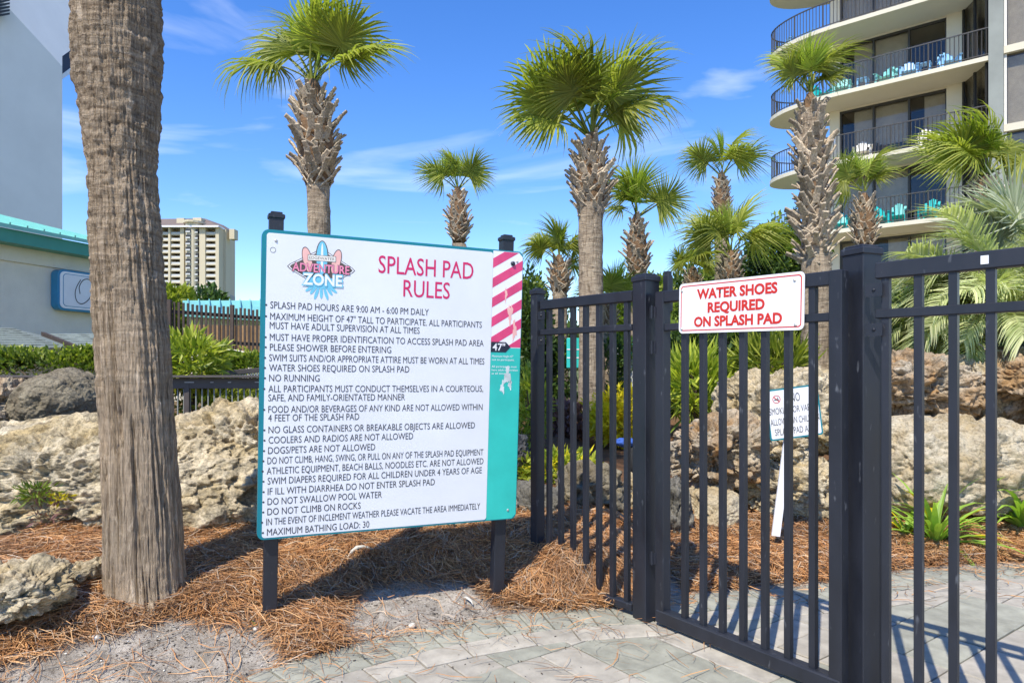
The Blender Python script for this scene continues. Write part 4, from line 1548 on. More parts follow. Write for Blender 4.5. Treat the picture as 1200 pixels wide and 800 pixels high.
def frond_matrix(o, d, roll, scale, rr):
    d = d.normalized()
    up = Vector((0, 0, 1))
    n = up - d * up.dot(d)
    if n.length < .15:
        n = Vector((rr.uniform(-1, 1), rr.uniform(-1, 1), 0)); n -= d * n.dot(d)
    n.normalize()
    n = Matrix.Rotation(roll, 3, d) @ n
    y = n.cross(d)
    return basis(o, d * scale, y * scale, n * scale)


def palm(label, trunk, boots, hub, fr, size, seed, group='sabal palms', fresh=2, extra=5, silver=0, bootlen=None, name='palm', droopy=True, fan_w=1.0, cat='palm tree'):
    """trunk: list of (x, y, z, radius) bottom to top; boots: (z0, z1, radius, count); hub: leaf crown centre;
    fr: list of (azimuth deg measured in plan from +X, elevation deg, scale)"""
    rr = random.Random(seed)
    b0 = Vector(trunk[0][:3])
    root = thing(name, label, cat, b0, 0, group)
    path = [Vector(p[:3]) - b0 for p in trunk]
    rads = [p[3] for p in trunk]
    trunk_mesh(path, rads, root, M['bark'], seg=20, dz=.07, ridge=.008, seed=seed)
    z0, z1, br, cnt = boots
    z0 -= b0.z; z1 -= b0.z
    hubl = Vector(hub) - b0
    def cen(z):
        for a, b_ in zip(path[:-1], path[1:]):
            if a.z <= z <= b_.z:
                return a + (b_ - a) * ((z - a.z) / (b_.z - a.z))
        return path[-1] + (hubl - path[-1]) * max(0, min(1, (z - path[-1].z) / max(.01, hubl.z - path[-1].z)))
    core = []
    cr_ = []
    for k in range(7):
        f = k / 6
        core.append(cen(z0 + (z1 - z0) * f)); cr_.append(br * (.40 + .36 * math.sin(math.pi * min(1, f * .95 + .10))))
    core.append(cen(z1) + Vector((0, 0, br * .5))); cr_.append(br * .15)
    mb = MB(); mb.tube(core, cr_, 14); mb.build('fibre_core', M['fibre'], root, True)
    bl = bootlen or br * .86
    for k in range(cnt):
        f = (k + .5) / cnt
        a = k * 2.39996 + rr.uniform(-.15, .15)
        z = z0 + (z1 - z0) * (f * .93) - bl * .15 + rr.uniform(-.12, .12) * bl
        c = cen(max(z, z0 * 1.0))
        rad = br * (.38 + .42 * math.sin(math.pi * min(1, f * .92 + .10)))
        outv = Vector((math.cos(a), math.sin(a), 0))
        el = math.radians(rr.uniform(50, 72) + 12 * f)
        zax = outv * math.cos(el) + Vector((0, 0, 1)) * math.sin(el)
        xax = Vector((0, 0, 1)).cross(outv)
        yax = zax.cross(xax)
        if yax.dot(outv) < 0:
            yax = -yax; xax = -xax
        s_ = bl * rr.uniform(.65, 1.25)
        tw = rr.uniform(-.5, .5)
        mt = basis(c + outv * rad * .72 + Vector((0, 0, 0)), xax * s_, yax * s_, zax * s_) @ Matrix.Rotation(tw, 4, 'Y')
        shared('leaf_base', BOOTS[k % 4], root, mt)
    lst = [(a, e, s_) for a, e, s_ in fr]
    for k in range(extra):
        lst.append((rr.uniform(0, 360), rr.choice([5, 20, 35, 50, -10]) + rr.uniform(-8, 8), rr.uniform(.75, 1.0)))
    for k, (az, el, s_) in enumerate(lst):
        az, el = math.radians(az + rr.uniform(-6, 6)), math.radians(el)
        d = Vector((math.cos(az) * math.cos(el), math.sin(az) * math.cos(el), math.sin(el)))
        me = rr.choice(FANS if not silver else SILVER)
        shared('frond', me, root, frond_matrix(hubl + Vector((d.x, d.y, 0)) * .04, d, rr.choice([-1, 1]) * (rr.uniform(.75, 1.5) if rr.random() < .8 else rr.uniform(0, .6)), size * s_, rr))
    for k in range(fresh):
        az, el = rr.uniform(0, 6.28), math.radians(rr.uniform(66, 86))
        d = Vector((math.cos(az) * math.cos(el), math.sin(az) * math.cos(el), math.sin(el)))
        shared('frond', rr.choice(FRESH), root, frond_matrix(hubl, d, rr.uniform(-1.5, 1.5), size * rr.uniform(.75, .9), rr))
    return root


def palm_px(label, Y, base_z, tr, boots_px, hub_px, fr, size, seed, cnt=70, **kw):
    """tr: (px, py, width px) list bottom to top"""
    x0, y0, w0 = tr[0]
    pts = []
    p = at(x0, y0, Y)
    pts.append((p.x, Y, base_z, w0 / 1600 * Y * 1.06))
    for x, y, w in tr:
        p = at(x, y, Y)
        if p.z > base_z + .1:
            pts.append((p.x, Y, p.z, w / 1600 * Y))
    yb, yt, wb_ = boots_px
    z0, z1 = at(0, yb, Y).z, at(0, yt, Y).z
    h = at(hub_px[0], hub_px[1], Y)
    return palm(label, pts, (z0, z1, wb_ / 1600 * Y * .84, cnt), (h.x, Y, h.z), fr, size, seed, **kw)


ZB = .55
palm_px('tall sabal palm rising behind the left half of the rules sign', 9.2, .45, [(374, 600, 30), (374, 300, 26), (373, 215, 26), (371, 190, 30)], (216, 108, 68), (367, 96),
        [(178, 48, 1.0), (186, 30, .95), (165, 62, 1.0), (0, 56, 1.0), (-8, 34, 1.0), (20, 72, 1.0), (262, 78, 1.0), (90, 74, .95)], .84, 3, cnt=120, extra=0)
palm_px('small distant sabal palm just above the top edge of the rules sign', 14.5, .6, [(541, 600, 20), (541, 300, 18), (538, 286, 17)], (284, 226, 34), (536, 222),
        [(180, 58, 1.0), (172, 42, 1.0), (0, 60, 1.0), (10, 46, .95), (270, 74, .9)], .66, 4, cnt=70, extra=0, fresh=2)
palm_px('biggest sabal palm in the middle, behind the short fence panel', 8.6, .45, [(694, 560, 32), (693, 400, 29), (692, 300, 28), (692, 255, 28), (693, 240, 34)], (252, 168, 60), (693, 160),
        [(180, 40, 1.0), (174, 54, 1.05), (188, 26, .85), (200, 62, .95), (20, 80, 1.1), (0, 62, 1.0), (-14, 48, .95), (-30, 70, 1.05), (265, 76, 1.05), (8, 30, .8)], .82, 5, cnt=130, extra=0, fresh=3)
palm_px('short sabal palm with coppery leaf bases left of the biggest palm', 11.5, .55, [(657, 600, 20), (656, 400, 18), (656, 340, 17)], (346, 306, 36), (655, 306),
        [(180, 58, 1.0), (192, 40, .9), (0, 66, 1.0), (12, 44, .9), (270, 76, 1.0), (90, 60, .9)], .52, 6, cnt=60, extra=1)
palm_px('sabal palm with one frond held out right, above the gate hinge post', 12.5, .55, [(748, 600, 22), (748, 400, 19), (747, 325, 17)], (326, 258, 38), (746, 254),
        [(100, 84, 1.0), (176, 72, 1.0), (2, 40, 1.0), (-8, 32, 1.0), (182, 36, .6), (250, 78, 1.0)], .70, 7, cnt=80, extra=0, fresh=3)
palm_px('slender sabal palm whose crown stands left of the hotel balconies', 14.0, .6, [(846, 600, 18), (846, 300, 17), (846, 255, 16)], (256, 208, 29), (846, 206),
        [(178, 60, 1.0), (188, 42, .95), (0, 62, 1.0), (8, 48, 1.0), (280, 74, 1.0)], .70, 8, cnt=60, extra=1)
palm_px('bushy low sabal palm directly above the water shoes sign', 10.5, .55, [(856, 600, 20), (856, 400, 18), (856, 330, 18)], (334, 300, 36), (856, 298),
        [(178, 52, 1.0), (190, 34, .95), (0, 56, 1.0), (8, 38, 1.0), (280, 72, 1.0), (90, 70, .9), (230, 50, .9)], .64, 9, cnt=60, extra=1)
palm_px('sabal palm behind the water shoes sign, left of its bushy neighbour', 12.0, .55, [(812, 600, 18), (812, 400, 17), (812, 345, 17)], (345, 318, 30), (812, 318),
        [(178, 50, .9), (0, 60, .9), (270, 70, .9), (195, 35, .8), (345, 40, .8)], .42, 19, cnt=36, extra=1)
palm_px('thick shaggy sabal palm in front of the balconies, leaf bases down half its trunk', 7.4, .5, [(956, 560, 40), (957, 420, 36), (957, 320, 33), (954, 220, 26), (949, 130, 28)], (316, 118, 44), (950, 108),
        [(178, 62, 1.0), (190, 44, .85), (0, 70, 1.0), (8, 50, .8), (265, 84, 1.1), (90, 80, 1.0), (165, 74, 1.05), (15, 78, 1.1)], .43, 10, cnt=130, extra=0, bootlen=.25)
palm_px('small sabal palm right of the shaggy one, before the teal balcony chairs', 9.5, .5, [(1014, 560, 24), (1014, 400, 22), (1013, 290, 20)], (290, 234, 37), (1013, 224),
        [(178, 46, .95), (188, 28, .95), (0, 60, .85), (270, 78, 1.0), (90, 78, .95), (196, 10, .9)], .44, 11, cnt=70, extra=0)
palm_px('sabal palm with a broad bright crown near the right edge', 7.8, .55, [(1155, 560, 28), (1156, 400, 26), (1156, 250, 24)], (262, 212, 42), (1154, 206),
        [(178, 50, 1.0), (184, 34, 1.0), (0, 54, .95), (8, 36, .9), (268, 74, 1.0), (90, 70, .9), (155, 66, 1.0), (28, 64, 1.0), (215, 40, .9)], .56, 12, cnt=60, extra=1, fresh=3)
palm_px('low palm crown filling the gap right of the biggest palm trunk', 10.0, .55, [(716, 600, 16), (716, 460, 16), (714, 380, 16)], (384, 356, 28), (714, 356),
        [(178, 50, .8), (0, 60, .9), (90, 70, .9), (270, 66, .9), (200, 35, .8), (340, 30, .8)], .46, 13, cnt=30, extra=1)
palm_px('grey green fan palm leaning in from the right edge above the feather palm', 6.6, .5, [(1222, 560, 30), (1222, 400, 28), (1218, 330, 26)], (330, 290, 40), (1216, 300),
        [(176, 66, 1.0), (184, 48, 1.0), (172, 34, .95), (200, 56, .9), (90, 60, .9)], .62, 14, cnt=30, extra=0, fresh=0, silver=1)

# near palm: only its trunk is in view
near = thing('palm', 'near sabal palm trunk with grey ridged bark left of the rules sign', 'palm tree', (-1.60, 3.0, .10), 0, None)
prof = [(720, 172, 100), (700, 172, 98), (680, 170, 94), (650, 168.5, 91), (600, 167, 88), (500, 161, 83), (400, 155.5, 84), (310, 149, 81), (250, 146, 78), (200, 143, 75), (150, 141.5, 86), (100, 139.5, 95), (75, 138.5, 100), (40, 138, 100), (0, 137.5, 99), (-150, 132, 96), (-500, 122, 90), (-900, 112, 84)]
pth, rds = [], []
for py, px, w in prof:
    p = at(px, py, 3.0)
    pth.append(Vector((p.x + 1.60, 0, p.z - .10))); rds.append(w / 1600 * 3.0 * .935)
pth[0].z = -.12
P = np.array([p[:] for p in pth]); dcum = P[:, 2]
zz = np.arange(-.12, 6.2, .0085)
cxs = np.interp(zz, dcum, P[:, 0]); rrs = np.interp(zz, dcum, rds)
for _ in range(12):
    cxs[1:-1] = (cxs[:-2] + cxs[2:]) / 2; rrs[1:-1] = (rrs[:-2] + rrs[2:]) / 2
sg = 300
ang = np.linspace(0, 2 * math.pi, sg, endpoint=False)
A, Z = np.meshgrid(ang, zz)
CX, SY = np.cos(A), np.sin(A)
shp = A.shape
f_ = lambda a_, b_, o_, sd: fbm(np.stack([CX * a_, SY * a_, Z * b_], -1).reshape(-1, 3), o_, sd).reshape(shp)
low = np.clip((1.9 - Z) / 1.2, 0, 1)                     # fissured below, ringed above
ringn = 1 - np.abs(f_(1.6, 24, 3, 41))
steps = f_(3.5, 34, 3, 43)
fis = f_(13, 2.2, 4, 47)
fine = f_(24, 16, 3, 53)
chk = f_(9, 42, 2, 59)
Rn = rrs[:, None] * (1 + .030 * f_(1.3, 1.6, 2, 61)) + (1 - .8 * low) * (.009 * (ringn - .6) + .006 * steps) \
    - (.35 + .65 * low) * .019 * sstep(.05, .45, fis) + .003 * fine - (1 - low) * .005 * sstep(.2, .6, chk)
Rn += .022 * np.clip((.12 - Z) / .2, 0, 1) * (1 + .6 * f_(3, .5, 2, 67))
V = np.stack([cxs[:, None] + CX * Rn, SY * Rn, Z], -1).reshape(-1, 3)
i_ = np.arange(V.shape[0]).reshape(shp)
F = np.stack([i_[:-1], np.roll(i_[:-1], -1, 1), np.roll(i_[1:], -1, 1), i_[1:]], -1).reshape(-1, 4)
np_mesh('trunk', V, F, M['bark_near'], near, True)
for k in range(60):
    f = k / 60
    a = k * 2.4
    o_v = Vector((math.cos(a), math.sin(a), 0))
    zax = (o_v * .5 + Vector((0, 0, .87))).normalized(); xax = Vector((0, 0, 1)).cross(o_v); yax = zax.cross(xax)
    if yax.dot(o_v) < 0:
        yax = -yax; xax = -xax
    shared('leaf_base', BOOTS[k % 4], near, basis(Vector((-.24, 0, 5.3 + f * 1.1)) + o_v * .17, xax * .3, yax * .3, zax * .3))
for k in range(13):
    a = k * 2.4; el = math.radians([60, 35, 15, 50, 5][k % 5])
    d = Vector((math.cos(a) * math.cos(el), math.sin(a) * math.cos(el), math.sin(el)))
    shared('frond', FANS[k % 4], near, frond_matrix(Vector((-.24, 0, 6.5)), d, .2, 1.0, rnd))

# feather palm at the right edge
def feather_mesh(seed, L=1.9, nl=58, ll=.42, arch=.8):
    r = np.random.default_rng(seed)
    V, Fq = [], []
    def rach(t_):
        x = L * (math.sin(arch * t_ * 1.6) / (arch * 1.6))
        z = L * (.85 * t_ - .95 * arch * t_ ** 2)
        return np.array([x, 0, z])
    T = np.linspace(0, 1, 14)
    for i, t_ in enumerate(T):
        p = rach(t_); w = .020 * (1 - t_) + .004
        V += [(p[0], -w, p[2]), (p[0], w, p[2]), (p[0], 0, p[2] - w)]
    for i in range(13):
        a = i * 3
        Fq += [(a, a + 1, a + 4, a + 3), (a + 1, a + 2, a + 5, a + 4), (a + 2, a, a + 3, a + 5)]
    for s in (-1, 1):
        for k in range(nl):
            t_ = .16 + .84 * (k + r.random() * .6) / nl
            p = rach(t_); q = rach(min(1, t_ + .02)) - rach(t_ - .02); q /= np.linalg.norm(q)
            side = np.array([0, s, 0])
            nrm = np.cross(q, side); nrm *= np.sign(nrm[2] + 1e-9)
            up_ = r.uniform(.15, .55)
            d = q * .75 + side * .62 + nrm * up_; d /= np.linalg.norm(d)
            l = ll * (1 - .55 * abs(t_ - .4) ** 1.3) * r.uniform(.85, 1.1)
            w = .0085
            wd = np.cross(d, nrm); wd /= np.linalg.norm(wd)
            n0 = len(V)
            dr = r.uniform(.25, .9)
            for u, ww in ((0, .6), (.35, 1), (.7, .75), (1, .1)):
                c = p + d * l * u + np.array([0, 0, -1]) * dr * l * u ** 2.3 * .7
                V += [tuple(c - wd * w * ww), tuple(c + wd * w * ww)]
            for i in range(3):
                a = n0 + i * 2
                Fq.append((a, a + 1, a + 3, a + 2))
    mb = MB(); mb.v = [tuple(v) for v in V]; mb.f = Fq
    me = mb.mesh('frond'); me.materials.append(M['feather'])
    return me


FEA = [feather_mesh(k, arch=a_) for k, a_ in enumerate((.62, .8, .95, .75))]
fb = at(1185, 470, 6.2)
fp = thing('feather_palm', 'grey green feather palm arching over the boulders at the right edge', 'palm tree', (fb.x, 6.2, .8))
pt = [Vector((0, 0, -.3)), Vector((-.02, 0, .1)), Vector((-.03, 0, .55))]
trunk_mesh(pt, [.20, .19, .17], fp, M['bark'], seg=20, seed=9)
for k in range(44):
    f = k / 44; a = k * 2.4
    o_v = Vector((math.cos(a), math.sin(a), 0))
    zax = (o_v * .55 + Vector((0, 0, .83))).normalized(); xax = Vector((0, 0, 1)).cross(o_v); yax = zax.cross(xax)
    if yax.dot(o_v) < 0:
        yax = -yax; xax = -xax
    shared('leaf_base', BOOTS[k % 4], fp, basis(Vector((-.02, 0, -.15 + f * .6)) + o_v * .14, xax * .24, yax * .24, zax * .28))
rr_ = random.Random(5)
for k in range(58):
    az = math.radians(rr_.choice([180, 200, 165, 215, 230, 190, 250, 150, 175, 205]) + rr_.uniform(-14, 14)) if k < 42 else rr_.uniform(0, 6.28)
    til = rr_.uniform(-.80, .50)
    s_ = rr_.uniform(.55, .88)
    mt = Matrix.Translation((-.03, 0, .62)) @ Matrix.Rotation(az, 4, 'Z') @ Matrix.Rotation(til, 4, 'Y') @ Matrix.Rotation(rr_.uniform(-.5, .5), 4, 'X') @ Matrix.Scale(s_, 4)
    shared('frond', FEA[k % 4], fp, mt)

# ================================================================ SHRUBS, HEDGES, BORDER PLANTS
def leaf_cloud(name, parent, center, rad, cnt, size, m, seed, boxy=False, hollow=.55, up=.3, lump=.35, aspect=.45):
    r = np.random.default_rng(seed)
    center = np.array(center[:]); rad = np.array(rad)
    n_ = int(cnt * 1.6)
    D = r.normal(0, 1, (n_, 3)); D /= np.linalg.norm(D, axis=1)[:, None]
    if boxy:
        D = np.sign(D) * np.abs(D) ** .45
    rho = 1 - (1 - hollow) * r.random(n_) ** 1.4
    lumps = fbm(D * 2.2 + seed, 3, seed)
    Pn = D * (rho * (1 + lump * lumps))[:, None]
    keep = fbm(Pn * 3.2 + seed * 3, 2, seed + 4) > -.32
    Pn = Pn[keep][:cnt]; D = D[keep][:cnt]
    k = len(Pn)
    P = center + Pn * rad
    s = size * r.uniform(.6, 1.25, k)
    d = D * .7 + r.normal(0, .55, (k, 3)) + np.array([0, 0, up]); d /= np.linalg.norm(d, axis=1)[:, None]
    o = r.normal(0, 1, (k, 3)); w = np.cross(d, o); w /= np.linalg.norm(w, axis=1)[:, None]
    nn = np.cross(d, w)
    b0 = P; tip = P + d * s[:, None]; mid = P + d * (s * .5)[:, None]
    l = mid + (w * aspect + nn * .12) * s[:, None] * .5; rt = mid + (-w * aspect + nn * .12) * s[:, None] * .5
    V = np.stack([b0, l, tip, rt], 1).reshape(-1, 3)
    i = np.arange(k)[:, None] * 4
    F = np.concatenate([i + np.array([0, 1, 2]), i + np.array([0, 2, 3])], 0)
    return np_mesh(name, V, F, m, parent)


def shrub(name, label, cat, px0, px1, py0, py1, Y, depth, cnt, size, m, seed, group=None, boxy=False, stems=True, m2=None, **kw):
    c = at((px0 + px1) / 2, (py0 + py1) / 2, Y)
    rx, rz = (px1 - px0) / 1600 * Y, (py1 - py0) / 1600 * Y
    base = Vector((c.x, Y, c.z - rz * 1.05))
    root = thing(name, label, cat, base, 0, group)
    l = leaf_cloud('foliage', root, c - base, (rx, depth, rz), cnt, size, m, seed, boxy, **kw)
    if m2:
        leaf_cloud('young_leaves', root, c - base + Vector((0, -.02, rz * .25)), (rx * .95, depth * .95, rz * .85), cnt // 4, size * .9, m2, seed + 50, boxy, **kw)
    if stems:
        mb = MB(); r_ = random.Random(seed)
        for k in range(9):
            a = r_.uniform(0, 6.28)
            e = Vector((math.cos(a) * rx * .6, math.sin(a) * depth * .6, rz * r_.uniform(1.0, 1.7)))
            mb.tube([(0, 0, -.25), e * .45 + Vector((0, 0, .02)), e], [.018, .012, .005], 5)
        s_ = mb.build('stems', M['twig'], root); s_['kind'] = 'stuff'
    return root


# left side
shrub('hedge', 'clipped box hedge behind the railing on the left, below the shingled roofs', 'hedge', -80, 205, 409, 470, 7.6, .40, 26000, .06, M['leaf'], 3, boxy=True, m2=M['leaf_lime'], lump=.10, hollow=.6)
shrub('hedge', 'dark clipped hedge between the dark slat fence and the railing', 'hedge', 235, 420, 414, 470, 8.6, .40, 17000, .06, M['leaf'], 5, boxy=True, m2=M['leaf_lime'], lump=.14, hollow=.6)
shrub('shrub', 'bright lime shrub with long drooping leaves right of the near palm trunk', 'shrub', 196, 258, 398, 452, 7.0, .35, 1500, .16, M['leaf_lime'], 7, aspect=.22, up=.1)
shrub('shrub', 'lime green leaves showing through the balusters of the railing', 'shrub', 112, 330, 446, 500, 6.9, .25, 1500, .12, M['leaf_lime'], 8, aspect=.22)
shrub('tree', 'yellow green bush top showing above the left end of the slat fence', 'tree', 186, 226, 338, 400, 22, 1.0, 2600, .26, M['leaf_lime'], 9)
shrub('tree', 'dark green tree top behind the slat fence at the foot of the far tower', 'tree', 222, 268, 342, 400, 30, 1.2, 2600, .3, M['leaf_dark'], 10)
# middle, seen between sign and gate
shrub('tree', 'dense dark green tree between the rules sign and the fence end post', 'tree', 596, 642, 322, 480, 9.6, .6, 9000, .085, M['leaf_dark'], 11, m2=M['leaf'])
shrub('hedge', 'mixed green hedge behind the short fence panel', 'hedge', 612, 760, 402, 484, 9.9, .6, 11000, .08, M['leaf_dark'], 12, boxy=True, m2=M['leaf'])
shrub('shrub', 'bright yellow croton bush seen through the short fence panel', 'shrub', 694, 748, 462, 524, 7.6, .3, 1700, .13, M['leaf_yellow'], 13, aspect=.26)
shrub('shrub', 'yellow green low plants at the foot of the tree by the sign edge', 'shrub', 606, 640, 440, 520, 7.0, .3, 900, .15, M['leaf_lime'], 14, aspect=.2)
shrub('shrub', 'purplish leaved low shrubs behind the short fence panel', 'shrub', 636, 690, 474, 512, 8.0, .3, 1800, .09, M['leaf_purple'], 15)
shrub('ground_cover', 'yellow and green ground cover between grey rocks behind the short fence panel', 'ground cover', 602, 700, 530, 568, 5.5, .2, 1100, .10, M['leaf_lime'], 16, m2=M['leaf_yellow'], aspect=.25)
shrub('tree', 'yellow green tree mass behind the gate hinge post and biggest palm', 'tree', 700, 800, 330, 398, 16, .9, 4200, .16, M['leaf'], 17, m2=M['leaf_lime'])
# behind gate
shrub('hedge', 'dark green hedge behind the left half of the gate', 'hedge', 770, 880, 380, 486, 7.8, .5, 10000, .075, M['leaf_dark'], 18, boxy=True, m2=M['leaf'])
shrub('shrub', 'spiky lime plant in front of the hedge behind the gate', 'shrub', 780, 850, 420, 484, 6.9, .3, 900, .26, M['leaf_lime'], 19, aspect=.10, up=.7)
shrub('hedge', 'yellow green hedge behind the right half of the gate', 'hedge', 868, 1005, 372, 452, 8.2, .5, 10000, .075, M['leaf'], 20, boxy=True, m2=M['leaf_lime'])
shrub('shrub', 'spiky lime plant above the boulder behind the small smoking sign', 'shrub', 868, 945, 408, 446, 6.6, .25, 600, .24, M['leaf_lime'], 21, aspect=.10, up=.7)
shrub('tree', 'feathery dark green tree left of the shaggy palm, under the balconies', 'tree', 880, 950, 268, 340, 17, .9, 5000, .16, M['leaf_dark'], 22, m2=M['leaf'], lump=.6)
shrub('tree', 'dark green tree mass below the palms behind the water shoes sign', 'tree', 776, 920, 312, 420, 18, 1.2, 8500, .19, M['leaf_dark'], 23, m2=M['leaf'], lump=.5)
shrub('shrub', 'yellow green bush below the feather palm on the boulder wall', 'shrub', 1068, 1112, 360, 420, 6.4, .3, 900, .14, M['leaf_lime'], 24, aspect=.15)
shrub('shrub', 'dark green bush under the feather palm behind the right fence panel', 'shrub', 1040, 1190, 330, 430, 7.2, .4, 5000, .10, M['leaf_dark'], 25)
shrub('shrub', 'dark bush behind the thick gate post above the boulder pile', 'shrub', 975, 1060, 340, 430, 7.6, .4, 4200, .09, M['leaf_dark'], 26)


def ground_at(px, py):
    lo, hi = 2.0, 9.0
    for _ in range(40):
        Y = (lo + hi) / 2
        p = at(px, py, Y)
        if p.z > gz(p.x, p.y):
            lo = Y
        else:
            hi = Y
    return lo


def strap_plant(label, px, py, Y, n_, L, seed, m=M['strap'], group='strap-leaved plants in the straw'):
    r = random.Random(seed)
    Y = ground_at(px, py)
    X = (px - 600) / 800 * Y
    z = gz(X, Y)
    root = thing('strap_plant', label, 'plant', (X, Y, z), 0, group)
    for k in range(n_):
        a = r.uniform(0, 6.283); el = math.radians(r.uniform(25, 85)); l = L * r.uniform(.7, 1.15)
        w = (.017 if L > .1 else .006) * r.uniform(.8, 1.2)
        mb = MB(); pts = []
        for q in range(6):
            t_ = q / 5
            e = el - t_ * t_ * r.uniform(.6, 1.5)
            pts.append(t_)
        vs = []
        x = zc = 0
        e = el; bend = r.uniform(.12, .36)
        for q in range(6):
            ww = w * (.6, 1, 1, .9, .6, .08)[q]
            c = Vector((math.cos(a) * x, math.sin(a) * x, zc - .01))
            s_ = Vector((-math.sin(a), math.cos(a), 0))
            vs += [c - s_ * ww + Vector((0, 0, ww * .4)), c, c + s_ * ww + Vector((0, 0, ww * .4))]
            x += math.cos(e) * l / 5; zc += math.sin(e) * l / 5; e -= bend
        fs = []
        for q in range(5):
            b_ = q * 3
            fs += [(b_, b_ + 1, b_ + 4, b_ + 3), (b_ + 1, b_ + 2, b_ + 5, b_ + 4)]
        mb.add(vs, fs)
        mb.build('leaf', m if r.random() > .06 else M['leaf_yellow'], root)
    return root


strap_plant('bright green strap-leaved clump nearest the paving, behind the right fence panel', 1096, 640, 4.45, 46, .50, 1)
strap_plant('upright strap-leaved clump between two pickets against the sandy boulder', 1140, 606, 4.75, 36, .50, 2)
strap_plant('wide strap-leaved clump at the right edge behind the fence', 1200, 622, 4.6, 46, .54, 3)
strap_plant('small strap-leaved tuft just right of the thick gate post', 1060, 630, 4.55, 20, .26, 4)
strap_plant('single broad-leaved tuft against the boulder right of the thick gate post', 1052, 592, 4.8, 14, .30, 5)
strap_plant('tiny green shoot at the foot of the near palm', 153, 712, 2.86, 3, .07, 6)
strap_plant('tiny green shoot at the foot of the left sign post', 300, 735, 2.86, 3, .08, 7)
p_ = at(42, 578, 3.62)
rt = thing('fern', 'small fern sprig growing from the face of the long boulder', 'fern', p_)
leaf_cloud('foliage', rt, Vector((0, 0, 0)), (.09, .05, .05), 160, .05, M['leaf'], 61, aspect=.2)
leaf_cloud('red_stems', rt, Vector((.05, 0, -.12)), (.07, .04, .10), 90, .045, M['leaf_purple'], 62, aspect=.2)
leaf_cloud('yellow_leaves', rt, Vector((.12, 0, -.03)), (.05, .03, .02), 40, .04, M['leaf_yellow'], 63, aspect=.3)

tl = leaf_cloud('treeline', None, (-6, 82, 3.2), (62, 7, 4.2), 26000, 1.1, M['leaf_dark'], 91, boxy=True, hollow=.5, lump=.3)
tag(tl, 'low dark line of far trees along the horizon behind everything', 'treeline', kind='stuff')

# ================================================================ LEFT BACKGROUND
# railing of the boardwalk
rl = thing('railing', 'dark brown metal railing with a deep top beam behind the boulders on the left', 'railing', at(150, 470, 6.4))
o3 = Vector(rl.location)
A_, B_ = at(-60, 441, 6.2), at(330, 441, 6.6)
mb = MB(); mb.bar(A_ - o3, B_ - o3, .16, .022, .003); mb.build('cap_rail', M['rail'], rl)
mb = MB(); mb.bar(A_ - o3 + Vector((0, .02, -.065)), B_ - o3 + Vector((0, .02, -.065)), .03, .10, .003); mb.build('top_beam', M['rail'], rl)
mb = MB(); mb.bar(A_ - o3 + Vector((0, .02, -.72)), B_ - o3 + Vector((0, .02, -.72)), .04, .05, .003); mb.build('bottom_beam', M['rail'], rl)
bme = None
L_ = (B_ - A_).length
for k in range(int(L_ / .055)):
    c = A_.lerp(B_, (k + .5) * .055 / L_) - o3
    if bme is None:
        mb = MB(); mb.box((0, 0, 0), (.010, .010, .62)); bme = mb.mesh('baluster'); bme.materials.append(M['pier'])
    shared('baluster', bme, rl, Matrix.Translation(c + Vector((0, .03, -.42))))
for f in (.12, .40, .70, .97):
    c = A_.lerp(B_, f) - o3
    mb = MB(); mb.box(c + Vector((0, .03, -.5)), (.05, .05, .9), None, .003); mb.build('post', M['rail'], rl)
for f in (.63, .71, .78, .835, .93):
    c = A_.lerp(B_, f) - o3
    mb = MB(); mb.box(c + Vector((0, .0, -.055)), (.09 if f not in (.78, .835) else .03, .004, .008)); mb.build('slot', M['tower_rail'], rl)
r2 = thing('railing', 'second dark handrail sloping up to the right behind the first railing', 'railing', at(260, 470, 7.0))
o4 = Vector(r2.location)
A2, B2 = at(196, 443, 6.8), at(345, 430, 7.4)
mb = MB(); mb.bar(A2 - o4, B2 - o4, .06, .05, .004); mb.build('handrail', M['rail'], r2)
for k in range(30):
    c = A2.lerp(B2, .3 + .7 * k / 30) - o4
    mb = MB(); mb.box(c + Vector((0, -.02, -.06)), (.008, .008, .07)); mb.build('spindle', M['tower_rail'], r2)

# dark slat fence
sf = thing('slat_fence', 'tall dark brown wooden slat fence behind the hedge right of the near palm', 'fence', at(250, 412, 14))
o5 = Vector(sf.location)
FA, FB = at(150, 350, 13.2), at(380, 369, 15.6)
FAb, FBb = at(150, 424, 13.2), at(380, 424, 15.6)
L_ = (Vector((FB.x, FB.y, 0)) - Vector((FA.x, FA.y, 0))).length
k_n = int(L_ / .085)
ex = (FB - FA).normalized()
for k in range(k_n):
    f = (k + .5) / k_n
    tp, bt = FA.lerp(FB, f), FAb.lerp(FBb, f)
    big = k % 14 == 8
    mb = MB(); mb.bar(bt - o5, tp + Vector((0, 0, .05 if big else rnd.uniform(-.02, .015))) - o5, .075 if big else .048, .07 if big else .022, .004, up=(0, 1, 0))
    mb.build('post' if big else 'slat', M['dark_wood'], sf)
for dz in (-.18, -.75):
    mb = MB(); mb.bar(FA - o5 + Vector((0, .05, dz)), FB - o5 + Vector((0, .05, dz)), .04, .07); mb.build('rail', M['dark_wood'], sf)
# tan boards visible through its gaps
tb = thing('board_wall', 'tan board wall seen through the gaps of the dark slat fence', 'wall', at(300, 412, 14.9))
o6 = Vector(tb.location)
TA, TB = at(215, 380, 15.0), at(390, 383, 16.8)
for k in range(26):
    a, b_ = TA.lerp(TB, k / 26), TA.lerp(TB, (k + .93) / 26)
    mb = MB(); mb.slab([(a.x - o6.x, a.y - o6.y, -.3), (b_.x - o6.x, b_.y - o6.y, -.3), (b_.x - o6.x, b_.y - o6.y, b_.z - o6.z), (a.x - o6.x, a.y - o6.y, a.z - o6.z)], (0, .03, 0))
    mb.build('board', M['tan_wood'], tb)
